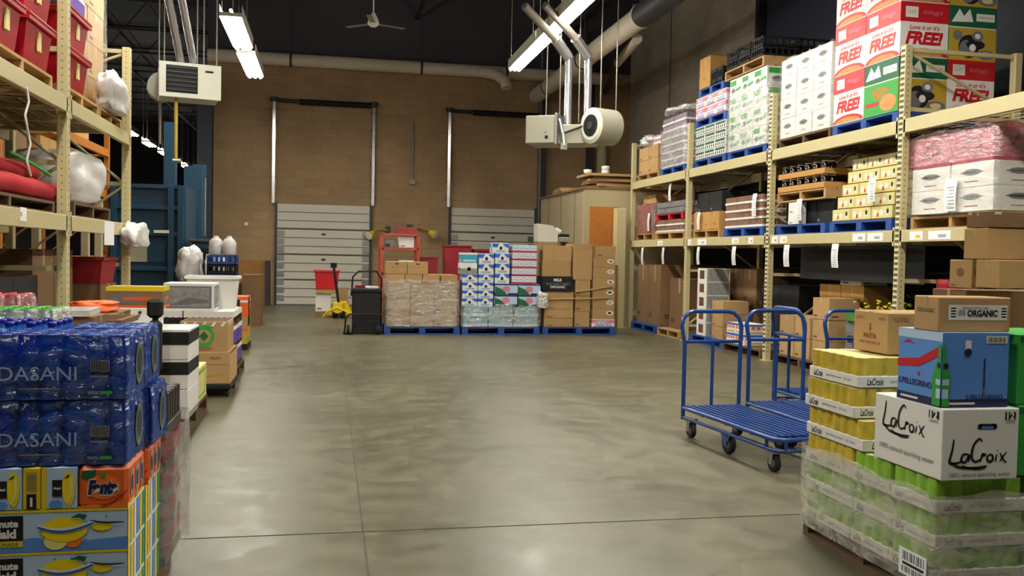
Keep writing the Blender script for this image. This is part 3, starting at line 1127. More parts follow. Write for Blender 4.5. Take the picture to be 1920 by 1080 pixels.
def carton(kind, w, d, h):
    """one mesh for a box of this kind and size, standing on its base centre"""
    k = (kind, round(w, 3), round(d, 3), round(h, 3))
    if k in KINDS:
        return KINDS[k]
    b = MB()
    f = {c: b.face(c, w, d, h) for c in 'FLRTB'}
    K = kind

    def body(m, c=0.004):
        b.box(-w / 2, w / 2, -d / 2, d / 2, 0, h, m, c)

    def tape():
        b.flat(f['T'], [(0, .46), (1, .46), (1, .54), (0, .54)], 'tape', 0.001)
        for c in 'LR':
            b.rect(f[c], .46, .72, .54, 1.0, 'tape', 0.0012)

    def allf(fn, faces='FLR'):
        for c in faces:
            fn(f[c])
    if K in ('kraft', 'kraft_dark', 'kraft_golden'):
        body(K)
        tape()
        allf(lambda q: (b.rect(q, .0, .985, 1, .993, 'kraft_inside', .0008),
                        b.text(q, .5, .3, .34, 'FRAGILE', 'print_brown') if K == 'kraft_golden' else b.rect(q, .08, .12, .3, .2, 'print_brown')))
    elif K == 'kraft_plain':
        body('kraft')
        tape()
    elif K == 'kraft_oval':
        body('kraft')
        tape()
        allf(lambda q: (b.ell(q, .78, .6, .17, .22, 'white'), b.ell(q, .78, .6, .08, .1, 'ink')))
    elif K == 'kraft_handle':
        body('kraft')
        allf(lambda q: (b.ell(q, .5, .82, .11, .07, 'kraft_inside'), b.rect(q, .12, .55, .88, .57, 'print_brown')))
    elif K == 'kraft_printed':
        body('kraft')
        tape()

        def fn(q):
            b.text(q, .18, .84, .2, '12/750', 'print_red_brown')
            b.text(q, .82, .84, .16, 'MADE', 'print_red_brown')
            b.rect(q, .485, .58, .515, .82, 'print_red_brown')
            b.flat(q, [(.46, .6), (.54, .6), (.5, .5)], 'print_red_brown')
            b.text(q, .5, .4, .36, 'PASTA', 'print_red_brown', bold=.02)
            b.text(q, .5, .24, .6, 'KEEP THIS SIDE UP', 'print_red_brown')
        allf(fn)
    elif K == 'kraft_small':
        body('kraft_golden' if False else 'kraft')
        b.rect(f['T'], 0, .47, 1, .53, 'tape')
        allf(lambda q: (b.ell(q, .5, .55, .16, .16, 'kraft_dark'), b.rect(q, .1, .08, .3, .12, 'print_brown')), 'FL')
    elif K == 'big_brown':
        body('kraft_dark')
        tape()
        allf(lambda q: (b.rect(q, .1, .8, .24, .93, 'white_card'), b.rect(q, .12, .83, .22, .86, 'ink_grey'),
                        b.rect(q, 0, .49, 1, .5, 'kraft_inside')))
    elif K == 'long_brown':
        body('kraft')
        tape()
        q = f['F']
        b.rect(q, .13, .34, .95, .78, 'white_card', .001)
        b.text(q, .5, .69, .36, 'HANDLE WITH CARE', 'ink')
        b.text(q, .6, .54, .42, 'ORGANIC', 'ink', bold=.04, vh=.2)
        for u in (.2, .9):
            for k in range(4):
                b.rect(q, u - .035, .42 + k * .08, u + .035, .46 + k * .08, 'ink')
        for k in range(5):
            b.rect(q, .27 + k * .02, .46, .28 + k * .02, .64, 'ink_grey')
        b.text(f['L'], .5, .6, .7, 'ORGANIC', 'print_brown')
    elif K == 'cereal_red':       # white box with red lid: Love it or it's FREE!
        body('white_card')
        b.rect(f['T'], 0, 0, 1, 1, 'red')

        def fn(q):
            b.rect(q, 0, .64, 1, 1, 'red', .001)
            b.rect(q, .12, .72, .38, .92, 'white', .002)
            b.text(q, .25, .82, .16, '12 CT', 'ink_grey', .003)
            b.text(q, .66, .82, .4, 'Kellogg\u2019s', 'pink', .003, shear=.3)
            b.text(q, .5, .545, .62, 'Love it or it\u2019s', 'red', .002, bold=.02, shear=.25, vh=.09)
            b.text(q, .5, .34, .78, 'FREE!', 'red', .002, bold=.05, shear=.25, vh=.26)
            b.ell(q, .5, .0, .5, .14, 'red', .0014, 20)
            b.ell(q, .5, -.02 + .06, .38, .06, 'skin_pizza', .0024, 20)
        # halves of the ellipse below the base are cut by building on a raised centre
        for c in 'FLRB':
            q = f[c]
            b.rect(q, 0, .64, 1, 1, 'red', .001)
            b.rect(q, .1, .72, .36, .92, 'white', .002)
            b.text(q, .23, .82, .16, '12 CT', 'ink_grey', .003)
            b.text(q, .66, .82, .4, 'Kellogg\u2019s', 'pink', .003, shear=.3)
            b.text(q, .5, .545, .62, 'Love it or it\u2019s', 'red', .002, bold=.02, shear=.25, vh=.085)
            b.text(q, .5, .35, .78, 'FREE!', 'red', .002, bold=.05, shear=.25, vh=.25)
            arc = [(.5 + .5 * math.cos(PI * i / 12), .02 + .15 * math.sin(PI * i / 12)) for i in range(13)]
            b.flat(q, arc, 'red', .0014)
            arc = [(.5 + .4 * math.cos(PI * i / 12), .02 + .1 * math.sin(PI * i / 12)) for i in range(13)]
            b.flat(q, arc, 'skin_pizza', .0024)
    elif K == 'cereal_green':     # green and yellow box with dark pans
        body('white_card')
        b.rect(f['T'], 0, 0, 1, 1, 'green_dark')
        for c in 'FLRB':
            q = f[c]
            b.rect(q, 0, .62, 1, 1, 'green_dark', .001)
            b.flat(q, [(.04, .7), (.2, .95), (.3, .82), (.42, .96), (.5, .72)], 'white', .002)
            b.rect(q, .56, .74, .95, .88, 'white_card', .002)
            b.text(q, .755, .81, .3, 'THREE SISTERS', 'green_dark', .003)
            if c in 'LR':
                b.rect(q, 0, 0, 1, .6, 'green', .001)
                b.text(q, .5, .46, .5, 'NATURAL', 'orange', .002, bold=.03)
                b.text(q, .5, .36, .4, 'CEREAL', 'orange', .002, bold=.03)
                b.rect(q, .04, .18, .45, .26, 'red', .002)
                b.ell(q, .72, .2, .24, .16, 'skin_pizza', .0025)
            else:
                b.rect(q, 0, 0, 1, .6, 'yellow_dark', .001)
                b.ell(q, .42, .26, .22, .22, 'ink', .002)
                b.ell(q, .36, .22, .14, .16, 'silver', .0025)
                b.ell(q, .56, .3, .2, .09, 'ink', .003)
                b.ell(q, .5, .24, .07, .07, 'white', .0035)
                b.ell(q, .6, .46, .12, .1, 'ink_grey', .003)
                b.ell(q, .6, .46, .06, .05, 'white', .0035)
                b.ell(q, .18, .46, .1, .09, 'ink_grey', .002)
                b.ell(q, .78, .12, .2, .09, 'silver', .004)
                b.ell(q, .78, .12, .12, .05, 'yellow_pale', .0045)
    elif K == 'white_oval':       # white wine-type box with grey oval emblem
        body('white_card')
        b.rect(f['T'], 0, .47, 1, .53, 'tape')

        def fn(q):
            b.ell(q, .5, .6, .22, .13, 'ink_grey')
            b.ell(q, .5, .6, .28, .05, 'ink_grey')
            b.rect(q, .34, .575, .66, .625, 'ink', .002)
            b.rect(q, .34, .2, .66, .24, 'print_red_brown')
        allf(fn)
    elif K == 'pink_oval':
        body('pink')

        def fn(q):
            b.ell(q, .5, .55, .25, .22, 'ink_grey')
            b.ell(q, .5, .55, .15, .1, 'pink_film', .002)
        allf(fn)
    elif K == 'green_white':
        body('white_card')

        def fn(q):
            b.rect(q, .05, .62, .55, .9, 'green')
            b.ell(q, .3, .35, .16, .14, 'ink_grey')
            b.flat(q, [(.5, .25), (.95, .35), (.95, .5), (.5, .42)], 'green')
        allf(fn)
    elif K == 'tray_bw':          # flat white trays with dark bands
        body('white_card')

        def fn(q):
            b.rect(q, .03, .62, .97, .9, 'green_dark')
            for k in range(5):
                b.ell(q, .1 + k * .2, .35, .05, .2, 'ink')
            b.rect(q, .0, .02, 1, .1, 'ink_grey')
        allf(fn)
    elif K == 'pink_blue':
        body('white_card')

        def fn(q):
            b.rect(q, 0, .55, 1, .9, 'pink')
            b.flat(q, [(.1, .6), (.5, .62), (.8, .8), (.3, .82)], 'sky_pale', .002)
            b.text(q, .5, .28, .7, 'SNACKS', 'sky_blue', .002, bold=.03)
            b.rect(q, .05, .04, .95, .12, 'red')
        allf(fn)
    elif K == 'red_tray':
        body('red_faded')
        allf(lambda q: (b.rect(q, 0, .9, 1, 1, 'kraft_dark'), b.rect(q, .1, .3, .5, .6, 'red_deep')))
    elif K == 'black_block':
        body('black_soft')
        allf(lambda q: b.rect(q, .06, .1, .2, .2, 'ink_grey'))
    elif K == 'white_black_window':     # white box with a black square on each side
        body('white_card')

        def fn(q):
            b.rect(q, .24, .2, .76, .84, 'kraft_inside')
            b.rect(q, .34, .26, .62, .4, 'red_deep', .002)
        b.rect(f['L'], 0, 0, 1, 1, 'white_card', .0005)
        fn(f['L'])
        b.rect(f['F'], .04, .04, .96, .96, 'grey_pattern', .001)
        b.rect(f['R'], .04, .04, .96, .96, 'grey_pattern', .001)
    elif K == 'orange_white_small':
        body('white_card')

        def fn(q):
            b.rect(q, 0, .82, 1, 1, 'bright_blue')
            for k in range(4):
                b.rect(q, .06 + k * .24, .5, .22 + k * .24, .78, 'orange')
            b.rect(q, .1, .15, .9, .25, 'yellow_dark')
        allf(fn)
    elif K == 'silver_case':
        body('grey_mid')
        allf(lambda q: (b.rect(q, .05, .55, .95, .9, 'silver'), b.rect(q, .1, .1, .5, .4, 'ink')))
    elif K == 'blue_packs':
        body('white_card')

        def fn(q):
            b.flat(q, [(0, .95), (.4, .95), (.25, .55), (0, .6)], 'bright_blue')
            b.flat(q, [(.6, .95), (1, .95), (1, .55), (.8, .62)], 'bright_blue')
            b.rect(q, .15, .05, .85, .3, 'sky_pale')
            b.text(q, .5, .2, .5, 'WATER', 'navy', .002)
            b.ell(q, .5, .5, .1, .18, 'ink', .002)
        allf(fn)
    elif K == 'teal_pack':
        body('label_teal')
        allf(lambda q: (b.rect(q, 0, .8, 1, 1, 'white_card'), b.rect(q, .1, .1, .9, .3, 'sky_pale')))
    elif K == 'white_top_pack':
        body('white_card')
        allf(lambda q: (b.rect(q, 0, .0, 1, .5, 'grey_pattern'), b.rect(q, .4, .3, .6, .6, 'ink')))
    elif K == 'red_stripe_pack':
        body('sky_pale')

        def fn(q):
            b.rect(q, 0, 0, 1, .24, 'red')
            b.rect(q, 0, .9, 1, 1, 'white')
            for k in range(4):
                b.rect(q, .06 + k * .24, .36, .2 + k * .24, .8, 'white')
                b.rect(q, .09 + k * .24, .5, .17 + k * .24, .62, 'sky_blue', .002)
        allf(fn)
    elif K == 'berry_pack':
        body('sky_pale')

        def fn(q):
            b.flat(q, [(0, 0), (.55, 0), (.35, .5), (0, .8)], 'green_dark')
            b.ell(q, .5, .55, .17, .28, 'pink', .002)
            b.rect(q, .55, 0, 1, .2, 'navy')
            b.rect(q, 0, .9, 1, 1, 'navy', .002)
        allf(fn)
    elif K == 'black_text':
        body('black')
        b.text(f['F'], .5, .78, .28, 'MILK', 'white', bold=.04)
        b.text(f['F'], .5, .5, .8, 'THE ONLY BEST', 'ink_grey', bold=.02)
        b.text(f['F'], .5, .3, .5, 'ORGANIC', 'white', bold=.02)
    elif K == 'cream_tray':
        body('yellow_pale')

        def fn(q):
            b.rect(q, .0, .0, 1, .09, 'kraft_inside')
            for k in range(3):
                b.ell(q, .2 + k * .3, .5, .09, .24, 'white')
            b.rect(q, .28, .2, .36, .5, 'red')
            b.ell(q, .8, .6, .06, .2, 'ink', .002)
        allf(fn)
    elif K == 'lacroix':
        body('white_card', .003)
        for c in 'FL':
            q = f[c]
            bx = (.1, .17, .9, .6) if c == 'F' else (.14, .46, .8, .94)
            lw = .0062
            S = [[(.06, .95), (.04, .6), (.0, .2), (.1, .17), (.2, .22)],
                 [(.3, .45), (.22, .45), (.19, .25), (.26, .2), (.32, .44), (.31, .2)],
                 [(.52, .86), (.47, .95), (.38, .72), (.36, .35), (.42, .2), (.52, .3)],
                 [(.5, .2), (.54, .46), (.55, .4), (.6, .46)],
                 [(.66, .44), (.61, .34), (.64, .2), (.7, .24), (.7, .38), (.66, .44)],
                 [(.75, .2), (.77, .44)], [(.775, .54), (.785, .56)],
                 [(.82, .48), (.9, .2), (.94, .18)], [(.93, .5), (.87, .34), (.82, .18)],
                 [(.02, .22), (.15, .04), (.4, .0), (.62, .06)], [(.2, .08), (.42, -.04), (.6, 0)]]
            for s in S:
                b.stroke(q, s, lw * (1.7 if len(s) > 3 else 1.2), 'ink', .0015, bx)
            b.text(q, .5, .07 if c == 'F' else .22, .8, '100% natural sparkling water', 'ink_grey', .0015)
            u = .88
            b.rect(q, u - .07, .84, u + .07, .95, 'ink', .0012)
            b.text(q, u, .895, .1, '12', 'white', .002, bold=.04)
            b.text(q, u, .8, .12, 'ounce', 'ink_grey', .0015)
        q = f['F']
        b.rect(q, .48, .71, .68, .79, 'ink', .001)
        b.ell(q, .48, .75, .03, .04, 'ink', .001)
        b.ell(q, .68, .75, .03, .04, 'ink', .001)
        b.rect(q, .5, .72, .66, .75, 'sky_blue', .0015)
    elif K == 'pellegrino':
        body('sky_blue', .003)
        b.rect(f['T'], 0, 0, 1, 1, 'sky_pale')
        for c in 'FL':
            q = f[c]
            b.rect(q, 0, 0, 1, .11, 'navy')
            b.rect(q, .1, .04, .5, .07, 'white', .002)
        q = f['L']
        b.rect(q, 0, .88, 1, 1, 'sky_pale')
        b.flat(q, [(0, .56), (.5, .62), (.95, .82), (.97, .7), (.5, .5), (0, .46)], 'red', .002)
        b.flat(q, [(.1, .8), (.25, .86), (.4, .8), (.25, .82)], 'red', .002)
        b.text(q, .42, .27, .76, 'S.PELLEGRINO', 'navy', .002, bold=.02)
        star = lambda cu, cv, r, q: b.flat(q, [(cu + r * q[5] / q[4] * math.sin(2 * PI * i / 10) * (1 if i % 2 == 0 else .45), cv + r * math.cos(2 * PI * i / 10) * (1 if i % 2 == 0 else .45)) for i in range(10)], 'red', .003)
        star(.5, .4, .035, q)
        q = f['F']
        b.rect(q, .64, .86, .96, .96, 'white_card', .002)
        for k in range(12):
            b.rect(q, .66 + k * .023, .875, .666 + k * .023 + (k % 3) * .003, .945, 'ink', .003)
        b.rect(q, .33, .76, .42, .9, 'white_card', .002)
        b.ell(q, .375, .74, .055, .055, 'navy', .003)
        b.rect(q, .62, .25, .64, .66, 'navy', .002)
        b.text(q, .64, .14, .56, 'S.PELLEGRINO', 'navy', .003, bold=.02)
        star(.63, .2, .03, q)
        # the green bottle printed across the corner
        for q, sgn, uc in ((f['F'], 1, 0.02), (f['L'], -1, 0.98)):
            P = [(0, .02), (.11, .02), (.12, .36), (.09, .5), (.045, .66), (.04, .84), (0, .84)]
            if sgn < 0:
                P = [(a * 1.6, v) for a, v in P]
            pts = [(uc + sgn * a - sgn * .02, v) for a, v in P]
            b.flat(q, pts, 'green', .004)
            b.rect(q, min(pts[0][0], pts[0][0] + sgn * .1), .3, max(pts[0][0], pts[0][0] + sgn * .1), .38, 'sky_pale', .005)
            b.rect(q, min(pts[0][0], pts[0][0] + sgn * .09), .12, max(pts[0][0], pts[0][0] + sgn * .09), .25, 'sky_pale', .005)
            b.ell(q, uc - sgn * .02 + sgn * .045, .56, .04, .04, 'navy', .005)
        star(.05, .19, .03, f['F'])
    elif K == 'green_case':
        body('green')
        q = f['F']
        b.rect(q, .15, .3, .3, .7, 'white_card')
        b.rect(q, .02, .88, .98, .97, 'green_dark')
        q = f['L']
        b.rect(q, .3, .1, .7, .4, 'white_card')
    elif K == 'minute':
        body('sky_pale', .003)
        b.rect(f['T'], 0, 0, 1, 1, 'yellow')
        q = f['F']
        b.rect(q, 0, .94, 1, 1, 'yellow', .001)
        b.flat(q, [(0, 0), (1, 0), (1, .3), (.6, .22), (.35, .35), (0, .2)], 'sky_blue', .001)
        b.rect(q, .02, .3, .28, .88, 'black', .002)
        b.text(q, .15, .7, .2, 'Minute', 'white', .003, bold=.05)
        b.text(q, .15, .46, .17, 'Maid', 'white', .003, bold=.05)
        b.rect(q, .02, .14, .28, .28, 'yellow', .002)
        b.text(q, .15, .21, .2, 'LEMONADE', 'green_dark', .003)
        for (u, v, ru, rv, mm) in ((.56, .52, .16, .3, 'fruit_yellow'), (.5, .24, .08, .2, 'fruit_cream'), (.5, .24, .06, .14, 'fruit_yellow'),
                                   (.62, .24, .06, .16, 'orange_bright'), (.82, .58, .07, .12, 'fruit_yellow')):
            b.ell(q, u, v, ru, rv, mm, .002 + .0006 * ru * 10, 18)
        b.stroke(q, [(.38, .6), (.5, .5), (.62, .52), (.76, .66)], .012, 'bright_blue', .005)
        b.stroke(q, [(.38, .64), (.5, .54), (.62, .56), (.76, .7)], .008, 'white', .0055)
        b.flat(q, [(.6, .8), (.66, .9), (.72, .86), (.7, .74), (.66, .8)], 'green_dark', .006)
        b.stroke(q, [(.74, .72), (.84, .66), (.98, .66)], .006, 'navy', .005)
        for i in range(14):
            b.ell(q, .38 + .6 * random.random(), .15 + .7 * random.random(), .008, .02, 'sky_blue', .0012, 8)
        q = f['R']
        b.rect(q, 0, 0, .12, 1, 'yellow', .001)
        for k in range(5):
            b.rect(q, .16 + k * .17, .05, .28 + k * .17, .95, ('yellow', 'white', 'sky_blue', 'yellow', 'green')[k], .0015)
    elif K == 'minute_end':       # short end of a lemonade pack, standing upright
        body('sky_pale', .003)
        q = f['F']
        b.rect(q, 0, 0, .14, 1, 'yellow', .001)
        b.ell(q, .76, .5, .18, .42, 'fruit_yellow', .002)
        b.stroke(q, [(.7, .15), (.82, .35), (.84, .6), (.76, .85)], .008, 'fruit_cream', .003)
        b.flat(q, [(.62, .74), (.8, .84), (.78, .76)], 'green_dark', .003)
        b.rect(q, .3, .3, .58, .7, 'black', .002)
        b.text(q, .44, .5, .2, 'Maid', 'white', .003, bold=.04)
        b.ell(q, .4, .12, .2, .1, 'sky_blue', .0015)
    elif K == 'minute_side':
        body('yellow', .003)
        q = f['F']
        b.rect(q, .2, .45, .8, .9, 'yellow_dark', .001)
        for k in range(6):
            b.rect(q, .26, .5 + k * .06, .74, .52 + k * .06, 'ink_grey', .0016)
        b.rect(q, .22, .02, .76, .38, 'black', .002)
        b.rect(q, .42, .08, .56, .3, 'white', .003)
    elif K == 'fanta':
        body('orange', .012)
        q = f['F']
        b.flat(q, [(.04, .74), (.1, .9), (.36, .92), (.34, .78), (.22, .68)], 'green_dark', .0015)
        b.flat(q, [(0, 0), (1, 0), (1, .2), (.6, .06), (.3, .1), (0, .05)], 'orange_bright', .0012)
        b.ell(q, .5, .5, .36, .3, 'orange_bright', .0012)
        b.text(q, .5, .49, .64, 'Fanta', 'white', .002, bold=.085, shear=.15, vh=.42)
        b.text(q, .5, .5, .6, 'Fanta', 'navy', .003, bold=.06, shear=.15, vh=.36)
        b.flat(q, [(.42, .78), (.5, .74), (.58, .8), (.48, .86)], 'green', .004)
        for c in 'FR':
            b.stroke(f[c], [(.45, .02), (.7, .14), (1, .42)], .006, 'red', .002)
        q = f['R']
        for k in range(3):
            b.ell(q, .2 + k * .3, .5, .1, .36, 'silver', .002)
            b.ell(q, .2 + k * .3, .5, .05, .2, 'navy', .003)
    elif K == 'banana_box':
        body('kraft')
        b.rect(f['T'], .03, .03, .97, .97, 'kraft_inside', .0008)
        for c in 'FR':
            q = f[c]
            for k in range(5):
                b.flat(q, [(.04 + k * .2, .84), (.1 + k * .2, .84), (.16 + k * .2, .98), (.1 + k * .2, .98)], 'white_card')
        q = f['F']
        b.ell(q, .5, .5, .22, .34, 'green', .002)
        b.ell(q, .5, .5, .15, .23, 'kraft', .003)
        b.flat(q, [(.5, .68), (.6, .5), (.5, .34), (.4, .5)], 'green_dark', .004)
        b.flat(q, [(.28, .8), (.5, .72), (.72, .8), (.5, .9)], 'green', .004)
        b.text(q, .5, .1, .3, 'FRESH', 'print_brown', .002)
    elif K == 'brown_text_box':
        body('kraft')
        q = f['F']
        b.text(q, .2, .8, .34, 'BANANAS', 'print_red_brown', .002, bold=.02)
        b.text(q, .72, .8, .2, 'FRUIT', 'print_red_brown', .002, bold=.02)
        b.rect(q, .06, .5, .56, .53, 'print_brown')
        b.rect(q, .06, .42, .5, .45, 'print_brown')
        b.stroke(q, [(.3, .16), (.55, .24), (.85, .3)], .014, 'yellow_dark')
        b.rect(q, 0, .6, 1, .61, 'kraft_inside')
        b.rect(f['R'], 0, .94, 1, 1, 'kraft_inside')
    elif K == 'white_black_lid':
        body('white_card')
        b.rect(f['T'], 0, 0, 1, 1, 'white')

        def fn(q):
            b.rect(q, 0, .5, 1, .93, 'black', .0015)
            b.text(q, .35, .72, .3, 'PAPER', 'ink_grey', .0025)
        fn(f['F'])
        b.rect(f['R'], 0, .5, 1, .93, 'black', .0015)
    elif K == 'white_black_square':
        body('white_card')
        b.rect(f['F'], .1, .18, .72, .96, 'black', .0015)
        b.rect(f['R'], 0, .0, 1, .2, 'grey_pattern', .0015)
    elif K == 'pale_green_box':
        body('yellow_pale')
        b.rect(f['R'], .1, .1, .9, .9, 'can_lime', .001)
        b.rect(f['R'], .2, .2, .8, .8, 'yellow_pale', .002)
    elif K == 'yellow_orange_pack':
        body('kraft_dark')
        b.rect(f['T'], 0, 0, 1, 1, 'yellow_dark')
        for c in 'FR':
            q = f[c]
            b.rect(q, 0, .8, 1, 1, 'yellow')
            b.ell(q, .35, .45, .3, .26, 'grey_mid')
            b.rect(q, .3, .36, .8, .52, 'orange', .002)
            b.rect(q, 0, 0, 1, .12, 'orange')
    elif K == 'dotted_white':
        body('white_card')
        for c in 'FR':
            for i in range(9):
                b.ell(f[c], .1 + .8 * random.random(), .15 + .7 * random.random(), .04, .07, 'grey_mid')
    elif K == 'picture_pack':     # white framed box with a grey print
        body('white')
        for c in 'FR':
            q = f[c]
            b.rect(q, .05, .1, .95, .9, 'ink_grey', .001)
            b.rect(q, .09, .16, .91, .84, 'grey_pattern', .002)
            b.flat(q, [(.1, .2), (.5, .5), (.9, .4), (.9, .3), (.45, .24)], 'grey_mid', .003)
    elif K == 'stripe_tray':
        body('black')
        b.rect(f['T'], 0, 0, 1, 1, 'white')
        for c in 'FR':
            q = f[c]
            b.rect(q, 0, .6, 1, 1, 'white_card')
            for k in range(8):
                b.ell(q, .07 + k * .125, .5, .035, .14, 'ink', .002)
            b.rect(q, .02, .1, .3, .3, 'red', .002)
    elif K == 'purple_stripe':
        body('purple')
        b.rect(f['T'], 0, 0, 1, 1, 'white')
        for c in 'FR':
            q = f[c]
            b.rect(q, 0, .8, 1, 1, 'white_card')
            b.rect(q, 0, .0, 1, .16, 'ink')
    elif K == 'orange_tall':
        body('orange')
        for c in 'FR':
            q = f[c]
            b.rect(q, 0, .88, 1, .93, 'white')
            b.rect(q, 0, .32, 1, .58, 'kraft')
            b.rect(q, .2, .36, .8, .52, 'ink', .002)
            b.text(q, .5, .72, .6, 'S', 'ink', .002, bold=.05)
            b.rect(q, 0, .0, 1, .28, 'yellow_dark')
            b.ell(q, .4, .08, .2, .06, 'green', .002)
    elif K == 'white_blank':
        body('white_card')
        allf(lambda q: b.rect(q, .1, .1, .4, .2, 'ink_grey'))
    KINDS[k] = b.mesh('carton')
    return KINDS[k]


def scallop(w, d, nx, ny, r):
    """outline of a shrink-wrapped block of cans"""
    pts = []

    def side(x0, y0, x1, y1, n, nxn):
        for i in range(n):
            for k in range(6):
                t = (i + k / 6) / n
                bulge = r * abs(math.sin(PI * k / 6)) ** 0.6
                pts.append((x0 + (x1 - x0) * t + nxn[0] * (bulge - r), y0 + (y1 - y0) * t + nxn[1] * (bulge - r)))
    side(-w / 2, -d / 2, w / 2, -d / 2, nx, (0, -1))
    side(w / 2, -d / 2, w / 2, d / 2, ny, (1, 0))
    side(w / 2, d / 2, -w / 2, d / 2, nx, (0, 1))
    side(-w / 2, d / 2, -w / 2, -d / 2, ny, (-1, 0))
    return pts


def canpack(kind, w, d, h):
    """(can block, tray) meshes of a wrapped tray of cans"""
    k = ('can', kind, round(w, 3), round(d, 3), round(h, 3))
    if k in KINDS:
        return KINDS[k]
    body, tray, text = {'lime': ('can_lime', 'white_card', 'green_dark'), 'gold': ('can_gold', 'white_card', 'ink'),
                        'dark': ('can_dark', 'can_dark', 'silver'), 'red': ('can_red', 'can_dark', 'silver'),
                        'brown': ('tray_brown', 'plastic_white', 'ink'), 'purple': ('tray_purple', 'plastic_white', 'ink'),
                        'silverw': ('silver', 'grey_mid', 'ink'), 'water': ('water_teal', 'plastic_clear', 'ink'),
                        'cream': ('yellow_pale', 'yellow_pale', 'red')}[kind]
    nx, ny = max(2, round(w / .066)), max(2, round(d / .066))
    b = MB()
    o = scallop(w - .006, d - .006, nx, ny, .014)
    b.prism(o, .006, h - .004, body, True, {'gold': 'yellow_pale', 'lime': 'lime_pale'}.get(kind))
    # rims of the cans show as rings on top
    for i in range(nx):
        for j in range(ny):
            cx, cy = -w / 2 + w * (i + .5) / nx, -d / 2 + d * (j + .5) / ny
            if kind in ('dark', 'red', 'brown', 'cream', 'purple'):
                b.lathe([(.024, h - .008), (.026, h - .0015), (.02, h - .002)], body, 8, (cx, cy, 0))
    t = MB()
    th = h * .38 if kind in ('lime', 'gold') else h * .3
    t.box(-w / 2, w / 2, -d / 2, d / 2, 0, th, tray, .003)
    if kind in ('lime', 'gold'):
        for c in 'FL':
            q = t.face(c, w, d, th)
            t.text(q, .2, .5, .2, 'LaCroix', 'ink', .001, bold=.02, shear=.3, vh=.6)
            t.text(q, .62, .5, .5, 'sparkling water   24 cans', 'ink_grey', .001, vh=.3)
    KINDS[k] = (b.mesh('can_block'), t.mesh('tray'))
    return KINDS[k]


def pack(kind, w, d, h, loc, label, group, rz=0.0, name='drink_case', cat='case of drinks'):
    t = thing(name, label, cat, loc, rz, group)
    a, b = canpack(kind, w, d, h)
    put(a, 'can_block', t)
    put(b, 'tray', t)
    return t


def box(kind, x0, x1, y0, y1, z0, z1, label, group=None, name='carton', cat='box', rz=0.0):
    me = carton(kind, x1 - x0, y1 - y0, z1 - z0)
    o = put(me, name, None, ((x0 + x1) / 2, (y0 + y1) / 2, z0), rz)
    return tag(o, label, cat, group)


LAYER = ['bottom', 'second', 'third', 'fourth', 'fifth', 'sixth', 'seventh', 'eighth']


def lay(i, n):
    if n == 1:
        return ''
    if n == 2:
        return ('lower', 'upper')[i]
    if i == n - 1:
        return 'top layer'
    return 'bottom layer' if i == 0 else LAYER[i] + ' layer up'


def pos(i, n, kind):
    if n == 1:
        return ''
    a = {'x': ('left', 'middle', 'right'), 'y': ('near', 'middle', 'far')}[kind]
    if n == 2:
        return a[0] + '' if i == 0 else a[2]
    if n == 3:
        return a[i]
    base = 'from left' if kind == 'x' else 'from the near end'
    return ('first', 'second', 'third', 'fourth', 'fifth', 'sixth')[i] + ' ' + base


def stack(kind, x0, x1, y0, y1, z0, z1, nx, ny, nz, desc, where, group, name='carton', cat='box', can=False, skip=None, jit=0.004):
    """a block of nx x ny x nz boxes of one kind between the given bounds, each an object of its own"""
    w, d, h = (x1 - x0) / nx, (y1 - y0) / ny, (z1 - z0) / nz
    for k in range(nz):
        for j in range(ny):
            for i in range(nx):
                if skip and skip(i, j, k):
                    continue
                lb = ' '.join(s for s in (desc, where + ',' if (nx * ny * nz > 1) else where, lay(k, nz), pos(j, ny, 'y'), pos(i, nx, 'x')) if s).strip(' ,')
                loc = (x0 + w * (i + .5) + random.uniform(-jit, jit), y0 + d * (j + .5) + random.uniform(-jit, jit), z0 + h * k + .0005)
                rz = random.uniform(-.006, .006)
                ww, dd, hh = w - .014, d - .014, h - .0015
                if can:
                    pack(kind, ww, dd, hh, loc, lb, group, rz, name, cat)
                else:
                    o = put(carton(kind, ww, dd, hh), name, None, loc, rz)
                    tag(o, lb, cat, group)


def wrap(x0, x1, y0, y1, z0, z1, m, label, bulge=0.009, name='stretch_wrap', cat='plastic wrap', group=None, rag=0.03, top=False):
    """a sleeve of film around a pallet load, ragged at its upper edge"""
    b = MB()
    rs = random.Random(int(x0 * 100 + y0 * 10 + z0 * 7))
    per = []
    for (ax, ay, bx, by) in ((x0, y0, x1, y0), (x1, y0, x1, y1), (x1, y1, x0, y1), (x0, y1, x0, y0)):
        n = max(3, int(math.hypot(bx - ax, by - ay) / .08))
        for i in range(n):
            per.append((ax + (bx - ax) * i / n, ay + (by - ay) * i / n))
    nz = max(3, int((z1 - z0) / .09))
    cx, cy = (x0 + x1) / 2, (y0 + y1) / 2
    vs = []
    N = len(per)
    for k in range(nz + 1):
        for (px, py) in per:
            dx, dy = (1 if px > cx else -1), (1 if py > cy else -1)
            g = bulge + rs.uniform(0, bulge * .8)
            z = z0 + (z1 - z0) * k / nz + (rs.uniform(-rag, rag) if k in (nz,) else 0)
            qx = px + dx * g * (abs(px - x0) < .001 or abs(px - x1) < .001)
            qy = py + dy * g * (abs(py - y0) < .001 or abs(py - y1) < .001)
            vs.append((qx - cx, qy - cy, z - z0))
    fs = [(k * N + i, k * N + (i + 1) % N, (k + 1) * N + (i + 1) % N, (k + 1) * N + i) for k in range(nz) for i in range(N)]
    b.add(vs, fs, m, True)
    if top:
        b.add([vs[nz * N + i] for i in range(N)], [tuple(range(N))], m)
    o = b.obj(name, None, (cx, cy, z0))
    return tag(o, label, cat, group)


